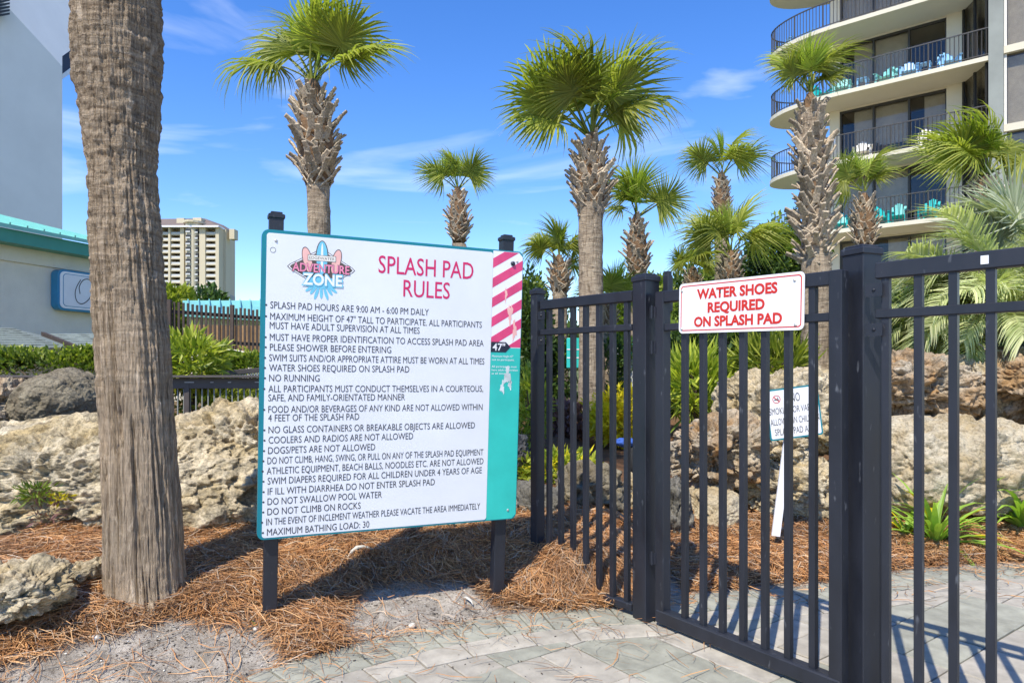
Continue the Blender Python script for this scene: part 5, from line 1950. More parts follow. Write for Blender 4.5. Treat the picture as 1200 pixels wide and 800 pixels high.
# turquoise roofed low building behind the fence
tr = thing('pavilion', 'low building with a turquoise metal roof behind the slat fence', 'building', at(300, 400, 22))
o7 = Vector(tr.location)
p = [at(214, 352, 20), at(420, 352, 22), at(420, 378, 19.5), at(214, 366, 17.5)]
mb = MB(); mb.slab([q - o7 for q in p], (0, 0, -.10)); rf = mb.build('roof', M['turq_light'], tr)
for k in range(18):
    f = (k + .5) / 18
    a, b_ = p[0].lerp(p[1], f), p[3].lerp(p[2], f)
    mb = MB(); mb.bar(a - o7 + Vector((0, 0, .02)), b_ - o7 + Vector((0, 0, .02)), .03, .05); mb.build('seam', M['turq_light'], rf)
mb = MB(); mb.slab([at(222, 372, 18.2) - o7, at(420, 382, 20) - o7, at(420, 430, 20) - o7, at(222, 430, 18.2) - o7], (0, 1.5, 0)); mb.build('wall', M['wall_cream'], tr)

# restaurant building with stucco wall, turquoise fascia and light-box sign
BD = Vector((.2983, .9545, 0)); BN = Vector((.9545, -.2983, 0))       # runs away from the camera; faces right
B0 = Vector((-.75 * 16, 16, 0))
rb = thing('building', 'low grey stucco restaurant building with turquoise metal eaves at the left', 'building', (B0.x, B0.y, .4))
o8 = Vector(rb.location)


def bz(py, px=0):
    """height on the wall plane for a photograph row at column px"""
    t_ = (px - 600) / 800
    l = (t_ * B0.y - B0.x) / (BD.x - t_ * BD.y)
    return EYE - (py - 430) / 800 * (B0.y + BD.y * l), l


zf0 = bz(285.5)[0]; zr = bz(264.5)[0]; zl = bz(304.5)[0]
def wb_box(l0, l1, n0, n1, z0, z1, name, m, parent=rb, bev=0):
    ex_ = basis(B0 - o8, BD, -BN, (0, 0, 1))
    mb = MB(); mb.box(((l0 + l1) / 2, -(n0 + n1) / 2, (z0 + z1) / 2), (l1 - l0, n1 - n0, z1 - z0), ex_, bev)
    return mb.build(name, m, parent)


wb_box(-12, 3.6, -8, 0, -.3, zl, 'wall', M['stucco'])
wb_box(-12, 3.65, -8, .06, zl + .002, zf0 + .05, 'frieze', M['stucco'])
wb_box(-12.2, 3.9, -8, .50, zf0 - .02, zf0 + (zr - zf0) * .68, 'fascia', M['turq'])
ef = zf0 + (zr - zf0) * .68
ex_ = basis(B0 - o8, BD, -BN, (0, 0, 1))
mb = MB(); mb.slab([ex_ @ Vector(q) for q in ((-12.3, -.60, ef), (4.0, -.60, ef), (4.0, 5.5, ef + 1.5), (-12.3, 5.5, ef + 1.5))], (0, 0, .09)); rf = mb.build('roof', M['turq_light'], rb)
for k in range(39):
    l = -12.1 + k * .41
    mb = MB(); mb.bar(ex_ @ Vector((l, -.61, ef + .11)), ex_ @ Vector((l, 5.4, ef + 1.58)), .035, .05); mb.build('roof_rib', M['turq_light'], rf)
# light box
_, l1 = bz(340, 59); zt_, _ = bz(315, 66); zb_, _ = bz(362, 66)
zt_ = EYE + (430 - 315) / 800 * (B0.y + BD.y * l1); zb_ = EYE + (430 - 363) / 800 * (B0.y + BD.y * l1)
lb = thing('building_sign', 'blue light box with a white face and thin script lettering on the stucco wall', 'sign', B0 + BD * l1 + Vector((0, 0, zb_)))
LF = Matrix.Translation(-Vector(lb.location)) @ basis(B0 + BD * l1 + BN * .24 + Vector((0, 0, zb_)), BD, (0, 0, 1), BN)
bw, bh = 2.3, zt_ - zb_
plate(rrect(0, 0, bw, bh, .16), LF, -.22, .22, 'box', M['blue_box'], lb)
plate(rrect(.06, .05, bw - .06, bh - .05, .13), LF, 0, .02, 'rim', M['white'], lb)
plate(rrect(.13, .10, bw - .13, bh - .10, .10), LF, .02, .004, 'line', M['blue_box'], lb)
plate(rrect(.145, .115, bw - .145, bh - .115, .09), LF, .024, .004, 'face', M['sign_white'], lb)


def stroke(pts, w, name, m, parent, F4, z):
    """thin pen line: Catmull-Rom through 2D points as a flat ribbon"""
    P = [Vector((*p, 0)) for p in pts]
    P = [P[0] * 2 - P[1]] + P + [P[-1] * 2 - P[-2]]
    Q = []
    for i in range(1, len(P) - 2):
        for k in range(8):
            t_ = k / 8
            Q.append(.5 * ((2 * P[i]) + (P[i + 1] - P[i - 1]) * t_ + (2 * P[i - 1] - 5 * P[i] + 4 * P[i + 1] - P[i + 2]) * t_ * t_ + (3 * P[i] - P[i - 1] - 3 * P[i + 1] + P[i + 2]) * t_ ** 3))
    Q.append(P[-2])
    vs, fs = [], []
    for i, q in enumerate(Q):
        d = (Q[min(i + 1, len(Q) - 1)] - Q[max(i - 1, 0)]).normalized()
        s_ = Vector((-d.y, d.x, 0)) * w
        vs += [q - s_ + Vector((0, 0, z)), q + s_ + Vector((0, 0, z))]
    for i in range(len(Q) - 1):
        fs.append((2 * i, 2 * i + 2, 2 * i + 3, 2 * i + 1))
    mb = MB(); mb.add(vs, fs); o = mb.build(name, m, parent); o.matrix_basis = F4
    return o


H_ = bh
stroke([(.62, .80 * H_), (.50, .60 * H_), (.46, .42 * H_), (.52, .24 * H_), (.68, .20 * H_), (.88, .36 * H_), (.98, .62 * H_), (.88, .82 * H_), (.70, .80 * H_), (.58, .62 * H_), (.60, .44 * H_)], .012, 'lettering', M['ink'], lb, LF, .031)
stroke([(1.104, .46 * H_), (1.042, .50 * H_), (0.980, .42 * H_), (0.980, .30 * H_), (1.054, .25 * H_), (1.141, .32 * H_), (1.216, .44 * H_), (1.178, .50 * H_), (1.141, .40 * H_), (1.178, .27 * H_), (1.265, .27 * H_), (1.340, .36 * H_)], .012, 'lettering', M['ink'], lb, LF, .031)
stroke([(1.451, .48 * H_), (1.377, .48 * H_), (1.352, .34 * H_), (1.414, .26 * H_), (1.476, .40 * H_), (1.476, .28 * H_), (1.550, .30 * H_), (1.575, .46 * H_), (1.588, .28 * H_), (1.637, .44 * H_), (1.699, .44 * H_), (1.712, .28 * H_)], .012, 'lettering', M['ink'], lb, LF, .031)
stroke([(0.980, .66 * H_), (1.135, .72 * H_), (1.321, .62 * H_), (1.507, .70 * H_)], .010, 'wave_mark', M['sky_ink'], lb, LF, .031)

# small shingle roofed huts in front of it
def hut(label, pts_top, dz, seed, gable):
    c = sum(pts_top, Vector()) / len(pts_top)
    h = thing('hut', label, 'hut', (c.x, c.y, .5), 0, 'shingle roofed huts by the restaurant')
    oh = Vector(h.location)
    return h, oh


h1, oh = hut('low grey shingled hut roof at the left edge above the hedge', [at(-60, 408, 10)], 0, 1, 0)
ea, eb = at(-90, 408, 9.6), at(77, 408, 10.2)
ra, rb_ = at(-90, 384, 11.6), at(13, 384, 11.9)
def roof_rows(ea, eb, ra, rb_, rows, parent, oo, nn_=18):
    rf = None
    mb = MB(); mb.slab([ea - oo, eb - oo, rb_ - oo, ra - oo], (0, 0, -.06)); rf = mb.build('roof', M['dark_wood'], parent)
    for r_ in range(rows):
        f0, f1 = r_ / rows, (r_ + 1.15) / rows
        a0, b0_ = ea.lerp(ra, f0), eb.lerp(rb_, f0)
        a1, b1 = ea.lerp(ra, min(f1, 1)), eb.lerp(rb_, min(f1, 1))
        mb = MB()
        for k in range(nn_):
            u0, u1 = (k + (r_ % 2) * .5) / nn_, (k + (r_ % 2) * .5 + .96) / nn_
            u0, u1 = min(u0, 1), min(u1, 1)
            if u1 - u0 < .01:
                continue
            h = Vector((0, 0, .015 + rnd.uniform(0, .008)))
            mb.slab([a0.lerp(b0_, u0) - oo + h, a0.lerp(b0_, u1) - oo + h, a1.lerp(b1, u1) - oo + Vector((0, 0, .004)), a1.lerp(b1, u0) - oo + Vector((0, 0, .004))], (0, 0, -.012))
        s_ = mb.build('shingle_course', M['shingle'], rf)
        s_['kind'] = 'stuff'
    return rf


roof_rows(ea, eb, ra, rb_, 9, h1, oh)
mb = MB(); mb.slab([eb - oh, rb_ - oh, at(70, 398, 13) - oh], (0, 0, -.06)); mb.build('roof', M['shingle'], h1)
mb = MB(); mb.bar(ea - oh + Vector((0, 0, -.05)), eb - oh + Vector((0, 0, -.05)), .05, .10); mb.build('fascia_board', M['dark_wood'], h1)
mb = MB(); mb.slab([(ea.x - oh.x, ea.y + .8 - oh.y, -.3), (eb.x - .9 - oh.x, eb.y + .8 - oh.y, -.3), (eb.x - .9 - oh.x, eb.y + .8 - oh.y, ea.z - oh.z + .02), (ea.x - oh.x, ea.y + .8 - oh.y, ea.z - oh.z + .02)], (0, 1.6, 0)); mb.build('wall', M['wall_cream'], h1)
h2, oh = hut('low grey shingled hut roof with a dark gable board next to the near palm', [at(90, 410, 11)], 0, 1, 0)
ea, eb, ra, rb_ = at(104, 412, 10.6), at(240, 410, 11.4), at(52, 391, 12.3), at(200, 391, 12.9)
roof_rows(ea, eb, ra, rb_, 8, h2, oh)
mb = MB(); mb.bar(ra - oh + Vector((-.03, 0, -.03)), ea - oh + Vector((-.03, 0, -.03)), .05, .13); mb.build('gable_board', M['dark_wood'], h2)
mb = MB(); mb.slab([(ra.x + .3 - oh.x, ra.y - .2 - oh.y, -.3), (ea.x + .3 - oh.x, ea.y + .3 - oh.y, -.3), (ea.x + .3 - oh.x, ea.y + .3 - oh.y, ea.z - oh.z), (ra.x + .3 - oh.x, ra.y - .2 - oh.y, ra.z - .1 - oh.z)], (2.0, .3, 0)); mb.build('wall', M['wall_cream'], h2)

# ---------------------------------------------------------------- high concrete tower, upper left
def on_plane(px, py, n_, p0):
    d = Vector(((px - 600) / 800, 1, -(py - 430) / 800))
    e = Vector((0, 0, EYE))
    return e + d * ((p0 - e).dot(n_) / d.dot(n_))


tw = thing('tower', 'tall pale concrete tower at the upper left, facets shaped to split sun from shade', 'building', (-22, 32, .5))
o9 = Vector(tw.location)
n_low = Vector((.9545, -.2983, 0))  # lower facet turned off the sun, so the wall's shade is built as shape
p_low = Vector((-.9375 * 28, 28, 0))
lowp = [(-170, 445), (73, 445), (73, 78), (10, 10), (-60, -66), (-170, -190)]
PL3 = [on_plane(x, y, n_low, p_low) for x, y in lowp]
mb = MB(); mb.slab([q - o9 for q in PL3], -n_low * 7); mb.build('lower_wall', M['concrete'], tw)
A_, B_ = PL3[4], PL3[2]
E_ = at(30, -200, 41)  # leans the upper facet back to catch sun; its lower border imitates a shadow edge
n_up = (B_ - A_).cross(E_ - A_).normalized()
if n_up.y > 0:
    n_up = -n_up
up = [(-60, -66), (73, 78), (73, 66), (87, 56), (87, 21), (80, 0), (62, -60), (30, -200), (-170, -330), (-170, -190)]
PU = [on_plane(x, y, n_up, A_) for x, y in up]
mb = MB(); mb.slab([q - o9 for q in PU[::-1]], -n_up * 3); mb.build('upper_wall', M['concrete'], tw)
mb = MB(); mb.slab([on_plane(x, y, n_up, A_ - n_up * .25) - o9 for x, y in ((73, 66), (98, 48), (98, 68), (73, 87))], -n_up * 2); mb.build('shaded_recess', M['frame'], tw)  # near-black slab: shade under the overhang put into the colour
mb = MB(); mb.slab([on_plane(x, y, n_up, A_ - n_up * .2) - o9 for x, y in ((73, 87), (98, 68), (98, 76), (73, 93))], -n_up * 2.2); mb.build('ledge', M['concrete'], tw)
for k in range(14):
    y0 = -34 + k * 4
    P4 = [on_plane(x, y, n_low, p_low + n_low * .5) for x, y in ((-60, y0 + 8), (11.5, y0 - 3), (11.5, y0 - .6), (-60, y0 + 10.4))]
    mb = MB(); mb.slab([q - o9 for q in P4], -n_low * .5); mb.build('louvre', M['frame'], tw)

# ---------------------------------------------------------------- far cream tower block
YT = 175.0
far = thing('apartment_tower', 'distant cream apartment tower with stacked balconies and a brown roof', 'building', at(231, 440, YT))
oT = Vector(far.location)
def tb_(px0, px1, py0, py1, y0, y1, name, m, parent=far):
    a, b_ = at(px0, py1, YT), at(px1, py0, YT)
    mb = MB(); mb.box(((a.x + b_.x) / 2 - oT.x, (y0 + y1) / 2, (a.z + b_.z) / 2 - oT.z), (b_.x - a.x, y1 - y0, b_.z - a.z))
    return mb.build(name, m, parent)


core_l = tb_(160, 259, 266, 460, 3.0, 5.5, 'body', M['tower_cream'])
top, base_y, st = 266.0, 350.0, 7.05
for px0, px1 in ((184, 189.5), (197, 199.5), (211, 215.5), (233.5, 240.5), (252.5, 256.5)):
    tb_(px0, px1, 265, 460, 0, 3.0, 'pier', M['tower_cream'])
# round bay
bx = at(224, 300, YT).x - oT.x
mb = MB()
nb = 10
for z0_, z1_ in ((at(0, 460, YT).z, at(0, 262, YT).z),):
    pass
poly = [(bx + 10.2 / 800 * YT * math.cos(a), 2.6 - 3.4 * math.sin(a)) for a in np.linspace(math.pi, 0, 9)]
mb.prism([(x, y) for x, y in poly][::-1], Matrix.Translation((0, 0, at(0, 460, YT).z - oT.z)), at(0, 260, YT).z - at(0, 460, YT).z)
bay = mb.build('bay', M['tower_cream'], far)
winm = {}
def tw_win(px0, px1, py0, py1, y, m=M['frame'], name='window', parent=far, dpt=.25):
    return tb_(px0, px1, py0, py1, y, y + dpt, name, m, parent)


for fl in range(24):
    y0 = top + 2.2 + fl * st
    if y0 > 420:
        break
    for px0, px1 in ((189.5, 197), (199.5, 211), (240.5, 252.5)):
        tw_win(px0 + .2, px1 - .2, y0, y0 + 5.6, 2.85)
        tb_(px0, px1, y0 + 5.6, y0 + 7.05, .2, 3.0, 'balcony_slab', M['tower_cream'])
        tb_(px0 + .1, px1 - .1, y0 + 3.4, y0 + 5.7, .35, .5, 'balcony_rail', M['tower_rail'])
        tb_((px0 + px1) / 2 - .5, (px0 + px1) / 2 + .5, y0, y0 + 5.6, 2.5, 2.8, 'divider', M['tower_cream'])
    for px0, px1, yy in ((215.8, 217.6, .95), (219.6, 225.2, -.95), (227.6, 232.4, -.2)):
        w_ = tw_win(px0, px1, y0 + .6, y0 + 4.8, yy, dpt=1.5)
        tb_(px0 + .2, px1 - .2, y0 + 3.2, y0 + 5.0, yy - .15, yy - .05, 'balcony_rail', M['tower_rail'])
# side wing, further back and greyer below
a_ = at(259, 270, YT)
mb = MB()
pA, pB = at(258.5, 440, YT + 2), at(275.5, 440, YT + 16)
za, zb2_ = at(0, 268, YT).z, at(0, 460, YT).z
side = [(pA.x - oT.x, 2.0), (pB.x - oT.x + .0, 16.0), (pB.x - oT.x - 4, 22.0), (pA.x - oT.x - 8, 22)]
mb.prism(side, Matrix.Translation((0, 0, zb2_ - oT.z)), za - zb2_)
mb.build('side_wing', M['tower_cream'], far)
mb = MB(); mb.prism([(x + .12, y - .2) for x, y in side], Matrix.Translation((0, 0, zb2_ - oT.z)), at(0, 340, YT).z - zb2_); mb.build('podium', M['tower_grey'], far)
for fl in range(11):
    y0 = top + 5 + fl * st
    for f in (.12, .42):
        x = side[0][0] + (side[1][0] - side[0][0]) * f; y = side[0][1] + (side[1][1] - side[0][1]) * f
        z = at(0, y0 + 3, YT).z - oT.z
        mb = MB(); mb.box((x + .1, y - .1, z), (.45, .5, 1.0)); mb.build('window', M['tower_grey'], far)
# roof
e0, e1, e2, e3 = at(176, 267, YT), at(257, 267, YT), at(277, 273, YT + 17), at(176, 267, YT + 26)
r0, r1 = at(182, 256.5, YT + 8), at(240, 256, YT + 9)
mb = MB()
vs = [e0 + Vector((0, -1, 0)), e1 + Vector((.5, -1, 0)), e2, e3, r0, r1, at(262, 264, YT + 14)]
mb.add([v - oT for v in vs], [(0, 1, 5, 4), (1, 2, 6, 5), (2, 3, 4, 5, 6), (0, 4, 3), (3, 2, 1, 0)])
mb.build('roof', M['tower_roof'], far)
for px0, px1, py in ((199, 208, 252), (218.5, 228.5, 251.5), (262, 268, 265)):
    tb_(px0, px1, py, py + 12, 3.5, 6, 'chimney', M['tower_cream'])
poly2 = [(bx + 12.4 / 800 * YT * math.cos(a), 2.6 - 4.1 * math.sin(a)) for a in np.linspace(math.pi, 0, 9)][::-1]
mb = MB(); mb.prism(poly2, Matrix.Translation((0, 0, at(0, 261, YT).z - oT.z)), .5); mb.build('bay_cornice', M['tower_cream'], far)
tb_(176, 257.5, 264.8, 266.6, -.8, 3.2, 'cornice', M['white'])

# ================================================================ HOTEL WITH CURVED BALCONIES
HO = Vector((17.8, 25.5, 0)); HE = Vector((-.768, .640, 0)).normalized(); HN = Vector((.640, .768, 0)).normalized()
hotel = thing('hotel', 'hotel building with curved cream balconies and dark sliding windows at the upper right', 'building', (HO.x, HO.y, .5))
oH = Vector(hotel.location)
def hp(s, n_, z):
    return HO + HE * s + HN * n_ + Vector((0, 0, z)) - oH


def hbox(s0, s1, n0, n1, z0, z1, name, m, parent=hotel, bev=0):
    ex_ = basis(HO - oH, HE, HN, (0, 0, 1))
    mb = MB(); mb.box(((s0 + s1) / 2, (n0 + n1) / 2, (z0 + z1) / 2), (abs(s1 - s0), abs(n1 - n0), abs(z1 - z0)), ex_, bev)
    return mb.build(name, m, parent)


FLOORS = [4.1, 7.0, 9.9, 12.8, 15.7, 18.6, 21.5]
FH = 2.9
curve = [(0, 0), (5.2, 0)] + [(5.2 + 3.5 * math.sin(a), 1.9 - 1.9 * math.cos(a)) for a in np.linspace(.12, math.pi * .94, 22)] + [(5.3, 3.8)]
outline = curve + [(5.3, 4.2), (0, 4.2)]
slab_me = rail_me = None
rc = [(0, .07), (5.2, .07)] + [(5.2 + 3.42 * math.sin(a), 1.9 - 1.82 * math.cos(a)) for a in np.linspace(.12, math.pi * .94, 22)]
rl_ = [0]
for a, b_ in zip(rc[:-1], rc[1:]):
    rl_.append(rl_[-1] + math.hypot(b_[0] - a[0], b_[1] - a[1]))


def rc_at(d):
    for i in range(len(rl_) - 1):
        if d <= rl_[i + 1]:
            k = (d - rl_[i]) / (rl_[i + 1] - rl_[i])
            return (rc[i][0] + (rc[i + 1][0] - rc[i][0]) * k, rc[i][1] + (rc[i + 1][1] - rc[i][1]) * k)
    return rc[-1]


for fz in FLOORS:
    if slab_me is None:
        mb = MB(); mb.slab([HE * s + HN * n_ for s, n_ in outline], (0, 0, -.17))
        slab_me = mb.mesh('balcony'); slab_me.materials.append(M['balcony'])
        mb = MB()
        for h_, w_, t_ in ((1.07, .05, .04), (.09, .035, .03)):
            for a, b_ in zip(rc[:-1], rc[1:]):
                mb.bar(HE * a[0] + HN * a[1] + Vector((0, 0, h_)), HE * b_[0] + HN * b_[1] + Vector((0, 0, h_)), w_, t_)
        rail_me = mb.mesh('handrail'); rail_me.materials.append(M['bal_metal'])
        mb = MB()
        for k in range(int(rl_[-1] / .145)):
            p = rc_at((k + .5) * .145)
            w_ = .05 if k % 9 == 4 else .024
            mb.box(HE * p[0] + HN * p[1] + Vector((0, 0, .57)), (w_, w_, 1.0))
        bal_me = mb.mesh('balusters'); bal_me.materials.append(M['bal_metal'])
    b_ = shared('balcony', slab_me, hotel, Matrix.Translation(HO + Vector((0, 0, fz)) - oH))
    if fz > 20:
        continue
    shared('handrail', rail_me, b_, Matrix.Identity(4))
    q = shared('balusters', bal_me, b_, Matrix.Identity(4)); q['kind'] = 'stuff'
# walls
hbox(.96, 1.57, 1.8, 6, 0, 24, 'wall', M['wall_cream'])
hbox(5.63, 6.05, 1.802, 9, 0, 24, 'wall', M['wall_cream'])
hbox(6.0, 6.06, 3.6, 9, 0, 24, 'wall', M['wall_cream'])
for fz in FLOORS[:-1]:
    w = hbox(1.57, 5.63, 1.98, 2.02, fz + .02, fz + FH - .25, 'window', M['win'])
    for s0 in (1.57, 2.92, 4.27, 5.60):
        hbox(s0 - .035, s0 + .045, 1.86, 1.97, fz + .02, fz + FH - .24, 'frame', M['frame'], w)
    hbox(1.57, 5.63, 1.87, 1.96, fz + FH - .34, fz + FH - .24, 'frame', M['frame'], w)
    hbox(1.57, 5.63, 1.84, 4, fz + FH - .235, fz + FH - .172, 'lintel', M['wall_cream'])
    for k in range(3):
        r_ = random.Random(int(fz * 10) + k)
        s0 = 1.64 + k * 1.35
        if r_.random() < .85:
            drop = r_.choice([0.05, .05, .05, .9])
            hbox(s0, s0 + 1.25 * r_.choice([1, 1, .6]), 2.10, 2.13, fz + drop, fz + FH - .3, 'curtain', M['curtain'], w)
    # angled corner glass
    a, b_ = (.96, 1.80), (.02, .20)
    mb = MB(); mb.slab([hp(a[0], a[1], fz + .02), hp(b_[0], b_[1], fz + .02), hp(b_[0], b_[1], fz + FH - .18), hp(a[0], a[1], fz + FH - .18)], HE * -.05 + HN * .03)
    w2 = mb.build('window', M['win'], hotel)
    for f in (0.02, .5, .97):
        c0 = hp(a[0] + (b_[0] - a[0]) * f + .03, a[1] + (b_[1] - a[1]) * f - .03, fz + .02)
        mb = MB(); mb.bar(c0, c0 + Vector((0, 0, FH - .2)), .08, .08); mb.build('frame', M['frame'], w2)
    # flush windows right of the pier
    w3 = hbox(-4.2, -.47, .30, .34, fz + .25, fz + FH - .02, 'window', M['win'])
    hbox(-4.2, -.55, .42, .46, fz + .25, fz + FH - .1, 'curtain', M['curtain'], w3)
    for s0 in (-.50, -1.7, -2.9):
        hbox(s0 - .04, s0 + .04, .20, .29, fz + .25, fz + FH - .02, 'frame', M['chair_white'], w3)
    hbox(-4.2, -.458, .10, .8, fz - .02, fz + .245, 'floor_band', M['wall_cream'])
hbox(-.455, -.002, -.06, 3, 0, 24, 'pier', M['pier'])
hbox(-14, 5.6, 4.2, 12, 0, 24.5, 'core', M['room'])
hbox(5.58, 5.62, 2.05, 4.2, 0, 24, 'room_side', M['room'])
hbox(-14, -4.25, .05, 4.2, 0, 24.5, 'wall', M['wall_cream'])


def adirondack(m):
    """seat slats, fan back of five boards, two wide arms, four legs (unit metres, faces -Y)"""
    parts = []
    mb = MB(); mb.bar((0, -.28, .36), (0, .25, .24), .50, .025, .005)
    parts.append(('seat', mb.mesh('seat')))
    for k in range(5):
        x = (k - 2) * .105
        mb = MB(); mb.bar((x * .8, .22, .22), (x * 1.15, .50, .98 - .05 * abs(k - 2) ** 1.5), .095, .02, .004, up=(0, -1, .3))
        parts.append(('back_board', mb.mesh('back_board')))
    for sx in (-1, 1):
        mb = MB(); mb.box((sx * .32, -.02, .56), (.13, .62, .024), None, .008)
        parts.append(('arm', mb.mesh('arm')))
        mb = MB(); mb.box((sx * .30, -.26, .275), (.09, .03, .55), None, .004)
        parts.append(('leg', mb.mesh('leg')))
        mb = MB(); mb.bar((sx * .30, .36, .54), (sx * .27, .30, .0), .05, .03, .003)
        parts.append(('leg', mb.mesh('leg')))
    for _, me in parts:
        me.materials.append(m)
    return parts


def table_parts(m):
    mb = MB(); mb.box((0, 0, .48), (.45, .42, .03), None, .006)
    ps = [('top', mb.mesh('top'))]
    for sx in (-1, 1):
        for sy in (-1, 1):
            mb = MB(); mb.box((sx * .17, sy * .15, .23), (.05, .05, .46), None, .004); ps.append(('leg', mb.mesh('leg')))
    for _, me in ps:
        me.materials.append(m)
    return ps


KIT = {k: adirondack(M['chair_' + k]) for k in ('teal', 'aqua', 'blue', 'white', 'dark')}
TKIT = {k: table_parts(M['chair_' + k]) for k in ('blue', 'dark', 'teal')}


def on_balcony(parts, px, nrow, fz, turn, name, label, cat, group):
    t_ = (px - 600) / 800
    b0_ = HO + HN * nrow
    s = (t_ * b0_.y - b0_.x) / (HE.x - t_ * HE.y)
    p = b0_ + HE * s
    ang = math.atan2(HN.y, HN.x) - math.pi / 2 + turn
    root = thing(name, label, cat, (p.x, p.y, fz), ang, group)
    for nm, me in parts:
        shared(nm, me, root, Matrix.Identity(4))


CG = 'adirondack chairs on the hotel balconies'
for kind, px, nr, fz, tn, lab in [
        ('aqua', 987, .75, 12.8, .1, 'pale aqua adirondack chair beside the shaggy palm crown, on the row of four'),
        ('aqua', 1038, .75, 12.8, -.2, 'pale aqua adirondack chair left of the two sky blue ones'),
        ('blue', 1065, .75, 12.8, .15, 'sky blue adirondack chair between the aqua chair and the little blue table'),
        ('blue', 1112, .75, 12.8, .45, 'sky blue adirondack chair right of the little blue table'),
        ('teal', 962, .9, 12.8, .8, 'teal adirondack chair turned sideways where the balcony starts to curve'),
        ('blue', 932, 1.6, 15.7, .6, 'sky blue adirondack chair on the highest balcony behind the shaggy palm crown'),
        ('white', 1011, .8, 9.9, .2, 'white adirondack chair on the middle balcony, left one'),
        ('dark', 1027, 1.25, 9.9, .3, 'dark grey adirondack chair close to the glass beside a white one'),
        ('white', 1088, .75, 9.9, .3, 'white adirondack chair with a dark chair behind it on the middle balcony'),
        ('dark', 1090, 1.35, 9.9, .2, 'dark round-backed chair behind the right white chair'),
        ('teal', 1034, .8, 7.0, .6, 'teal adirondack chair partly hidden behind another on the lowest balcony'),
        ('teal', 1052, .7, 7.0, .1, 'bright teal adirondack chair left of the small dark table'),
        ('teal', 1089, .7, 7.0, -.1, 'bright teal adirondack chair right of the small dark table'),
        ('teal', 984, .9, 7.0, .2, 'teal adirondack chair seen through the fronds right of the shaggy trunk'),
        ('teal', 936, 1.2, 7.0, .5, 'teal adirondack chair at the curved end of the lowest balcony')]:
    on_balcony(KIT[kind], px, nr, fz, tn, 'adirondack_chair', lab, 'chair', CG)
for kind, px, nr, fz, lab in [('blue', 1011, .6, 12.8, 'little blue side table between the two pale aqua chairs'), ('blue', 1084, .6, 12.8, 'little blue side table between the two sky blue chairs'),
                              ('dark', 1068, .6, 7.0, 'small dark side table between two bright teal chairs')]:
    on_balcony(TKIT[kind], px, nr, fz, 0, 'side_table', lab, 'table', 'small tables on the hotel balconies')
p = at(974, 250, 30.6)
t_ = thing('wall_lamp', 'small white wall lamp on the cream wall end beside the shaggy palm', 'lamp', HO + HE * 5.84 + HN * 1.72 + Vector((0, 0, 11.3)))
t_.rotation_euler = (0, 0, math.atan2(HN.y, HN.x) - math.pi / 2)
mb = MB(); mb.box((0, 0, 0), (.12, .10, .34), None, .02); mb.build('shade', M['white'], t_)
mb = MB(); mb.box((0, .05, 0), (.16, .03, .42), None, .008); mb.build('back_plate', M['chair_white'], t_)

# ================================================================ THINGS SEEN BETWEEN THE PICKETS
Yd = 8.8
ts = thing('direction_sign', 'small turquoise direction board with white lines left of the biggest palm trunk', 'sign', at(668, 470, Yd))
oS = Vector(ts.location)
a, b_ = at(664, 431, Yd), at(683, 396, Yd)
mb = MB(); mb.box(((a.x + b_.x) / 2 - oS.x, 0, (a.z + b_.z) / 2 - oS.z), (b_.x - a.x, .03, b_.z - a.z), None, .006); mb.build('board', M['aqua'], ts)
for f in (.34, .62):
    mb = MB(); mb.box(((a.x + b_.x) / 2 - oS.x, -.018, a.z + (b_.z - a.z) * f - oS.z), ((b_.x - a.x) * .96, .004, .014)); mb.build('white_line', M['white'], ts)
mb = MB(); mb.box(((a.x + b_.x) / 2 - oS.x, .03, .15), (.05, .03, .9)); mb.build('post', M['tower_rail'], ts)
ts2 = thing('direction_sign', 'narrow turquoise board just left of the gate hinge post', 'sign', at(738, 470, 9.4))
mb = MB(); mb.box((.03, 0, .75), (.20, .03, .24), None, .006); mb.build('board', M['aqua'], ts2)
mb = MB(); mb.box((.03, .03, .3), (.05, .03, .9)); mb.build('post', M['tower_rail'], ts2)

cr0 = Vector((5.6, 38, 1.07))
car = thing('parked_car', 'white parked car glimpsed through the short fence panel', 'car', cr0, .12)
def loft(sections, m, name, parent):
    """sections: (x, half width, z low, z high)"""
    mb = MB(); vs = []; fs = []
    for x, w, z0, z1 in sections:
        vs += [(x, -w, z0 + .1), (x, -w * 1.0, (z0 + z1) / 2), (x, -w * .82, z1), (x, w * .82, z1), (x, w, (z0 + z1) / 2), (x, w, z0 + .1)]
    k = 6
    for i in range(len(sections) - 1):
        for j in range(k):
            fs.append((i * k + j, i * k + (j + 1) % k, (i + 1) * k + (j + 1) % k, (i + 1) * k + j))
    fs += [tuple(range(k - 1, -1, -1)), tuple((len(sections) - 1) * k + j for j in range(k))]
    mb.add(vs, fs)
    return mb.build(name, m, parent, False)


loft([(-2.15, .72, .25, .75), (-2.0, .86, .18, .98), (-1.2, .9, .16, 1.0), (0, .9, .16, .96), (1.1, .9, .16, .93), (1.9, .84, .18, .80), (2.15, .70, .28, .62)], M['car_white'], 'body', car)
cab = loft([(-1.9, .72, .9, 1.02), (-1.3, .70, .9, 1.42), (-.3, .68, .9, 1.48), (.4, .70, .9, 1.40), (1.15, .74, .86, .95)], M['win'], 'windows', car)
loft([(-1.25, .60, 1.40, 1.47), (-.3, .60, 1.46, 1.52), (.35, .60, 1.38, 1.44)], M['car_white'], 'roof', car)
for x in (-1.35, 1.35):
    for y in (-.83, .83):
        mb = MB(); mb.tube([(x, y - .1, .33), (x, y + .1, .33)], .33, 18); wme = mb.build('wheel', M['rubber'], car)
        mb = MB(); mb.tube([(x, y + (-.105 if y < 0 else .085), .33), (x, y + (-.085 if y < 0 else .105), .33)], .19, 12); mb.build('rim', M['rim_steel'], wme)
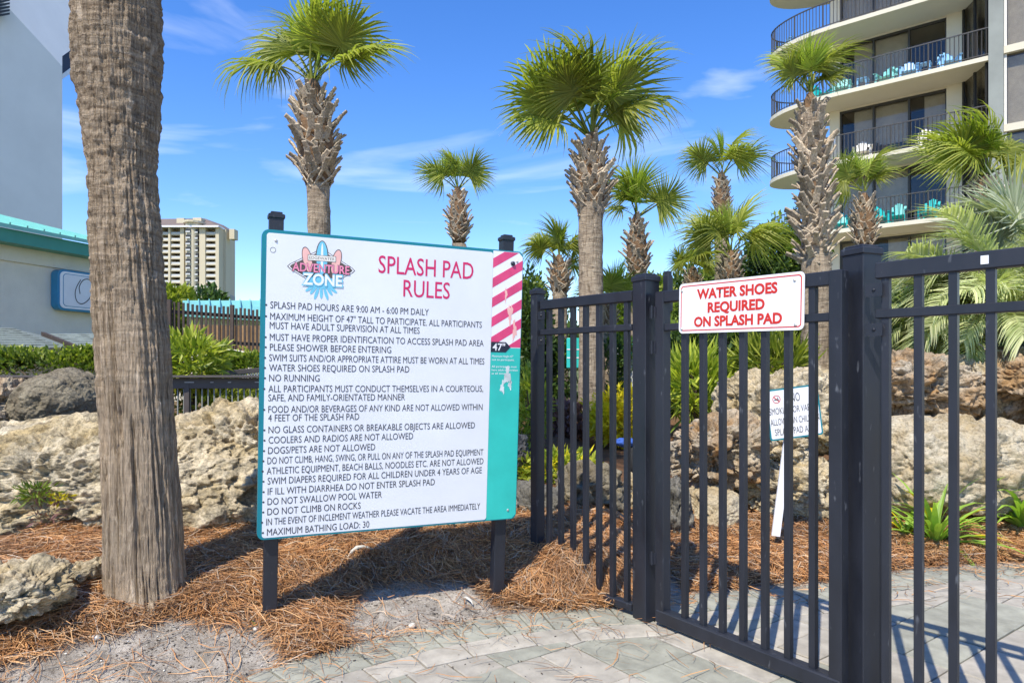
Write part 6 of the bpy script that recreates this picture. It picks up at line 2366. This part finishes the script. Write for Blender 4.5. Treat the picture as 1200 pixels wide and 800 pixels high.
for y in (-.62, .62):
    mb = MB(); mb.box((2.05, y, .62), (.12, .26, .12), None, .02); mb.build('headlight', M['tower_rail'], car)

bp_ = at(733, 523, 5.0)
bag = thing('bundle', 'blue and black bundle lying on the rocks beside the gate hinge post', 'bundle', bp_)
Vi, Fi = ico(4)
for nm, off, sc, m in (('blue_cloth', (0, 0, .03), (.085, .06, .035), M['blue_cloth']), ('black_cloth', (.05, -.01, -.10), (.04, .05, .11), M['rubber'])):
    Q = Vi * np.array(sc) * (1 + .18 * fbm(Vi * 2.3 + 3, 3, 5))[:, None] + np.array(off)
    np_mesh(nm, Q, Fi, m, bag, True)


# ---------------------------------------------------------------- loose things on the straw and paving
def debris(name, label, cat, p0, p1, w, m, lift=.03, seed=1):
    Ya, Yb = ground_at(*p0), ground_at(*p1)
    a, b_ = at(p0[0], p0[1], Ya), at(p1[0], p1[1], Yb)
    o = thing(name, label, cat, a)
    d = b_ - a
    r = random.Random(seed)
    pts = [d * k + Vector((0, 0, lift * (1 + math.sin(k * 3.1)) + r.uniform(-.003, .003))) + Vector((-d.y, d.x, 0)) * .12 * math.sin(k * 3.1) for k in (0, .2, .4, .6, .8, 1)]
    mb = MB(); mb.tube(pts, [w * .35, w * .8, w, w * .9, w * .7, w * .2], 7)
    mb.build('stem', m, o, True)
    return o


debris('dry_leaf', 'pale dried leaf sheath lying on the straw under the rules sign', 'leaf', (407, 661), (440, 653), .011, M['shell'], .035, 1)
debris('stick', 'short cream stick on the sand beside the paving near the right sign post', 'stick', (543, 703), (554, 712), .006, M['shell'], .012, 2)
debris('stick', 'white curved stick lying at the foot of the gate hinge post', 'stick', (736, 716), (757, 729), .0035, M['shell'], .006, 3)
debris('stick', 'thin grey twig crossing the straw right of the near palm', 'stick', (236, 694), (262, 660), .003, M['twig'], .03, 4)

r5 = random.Random(8)
mb = MB()
for k in range(110):
    a = r5.uniform(0, 6.283); ca, sa = math.cos(a), math.sin(a)
    r0_, r1_ = .175, .20 + r5.uniform(0, .06)
    z1_ = r5.uniform(.02, .12)
    mb.tube([(ca * r0_, sa * r0_, z1_), (ca * (r0_ + r1_) / 2 + r5.uniform(-.01, .01), sa * (r0_ + r1_) / 2, z1_ * .6), (ca * r1_, sa * r1_, -.03)], [.006, .006, .004], 5)
q = mb.build('roots', M['bark_near'], near, True); q['kind'] = 'stuff'
q.location = (.0, 0, -.02)
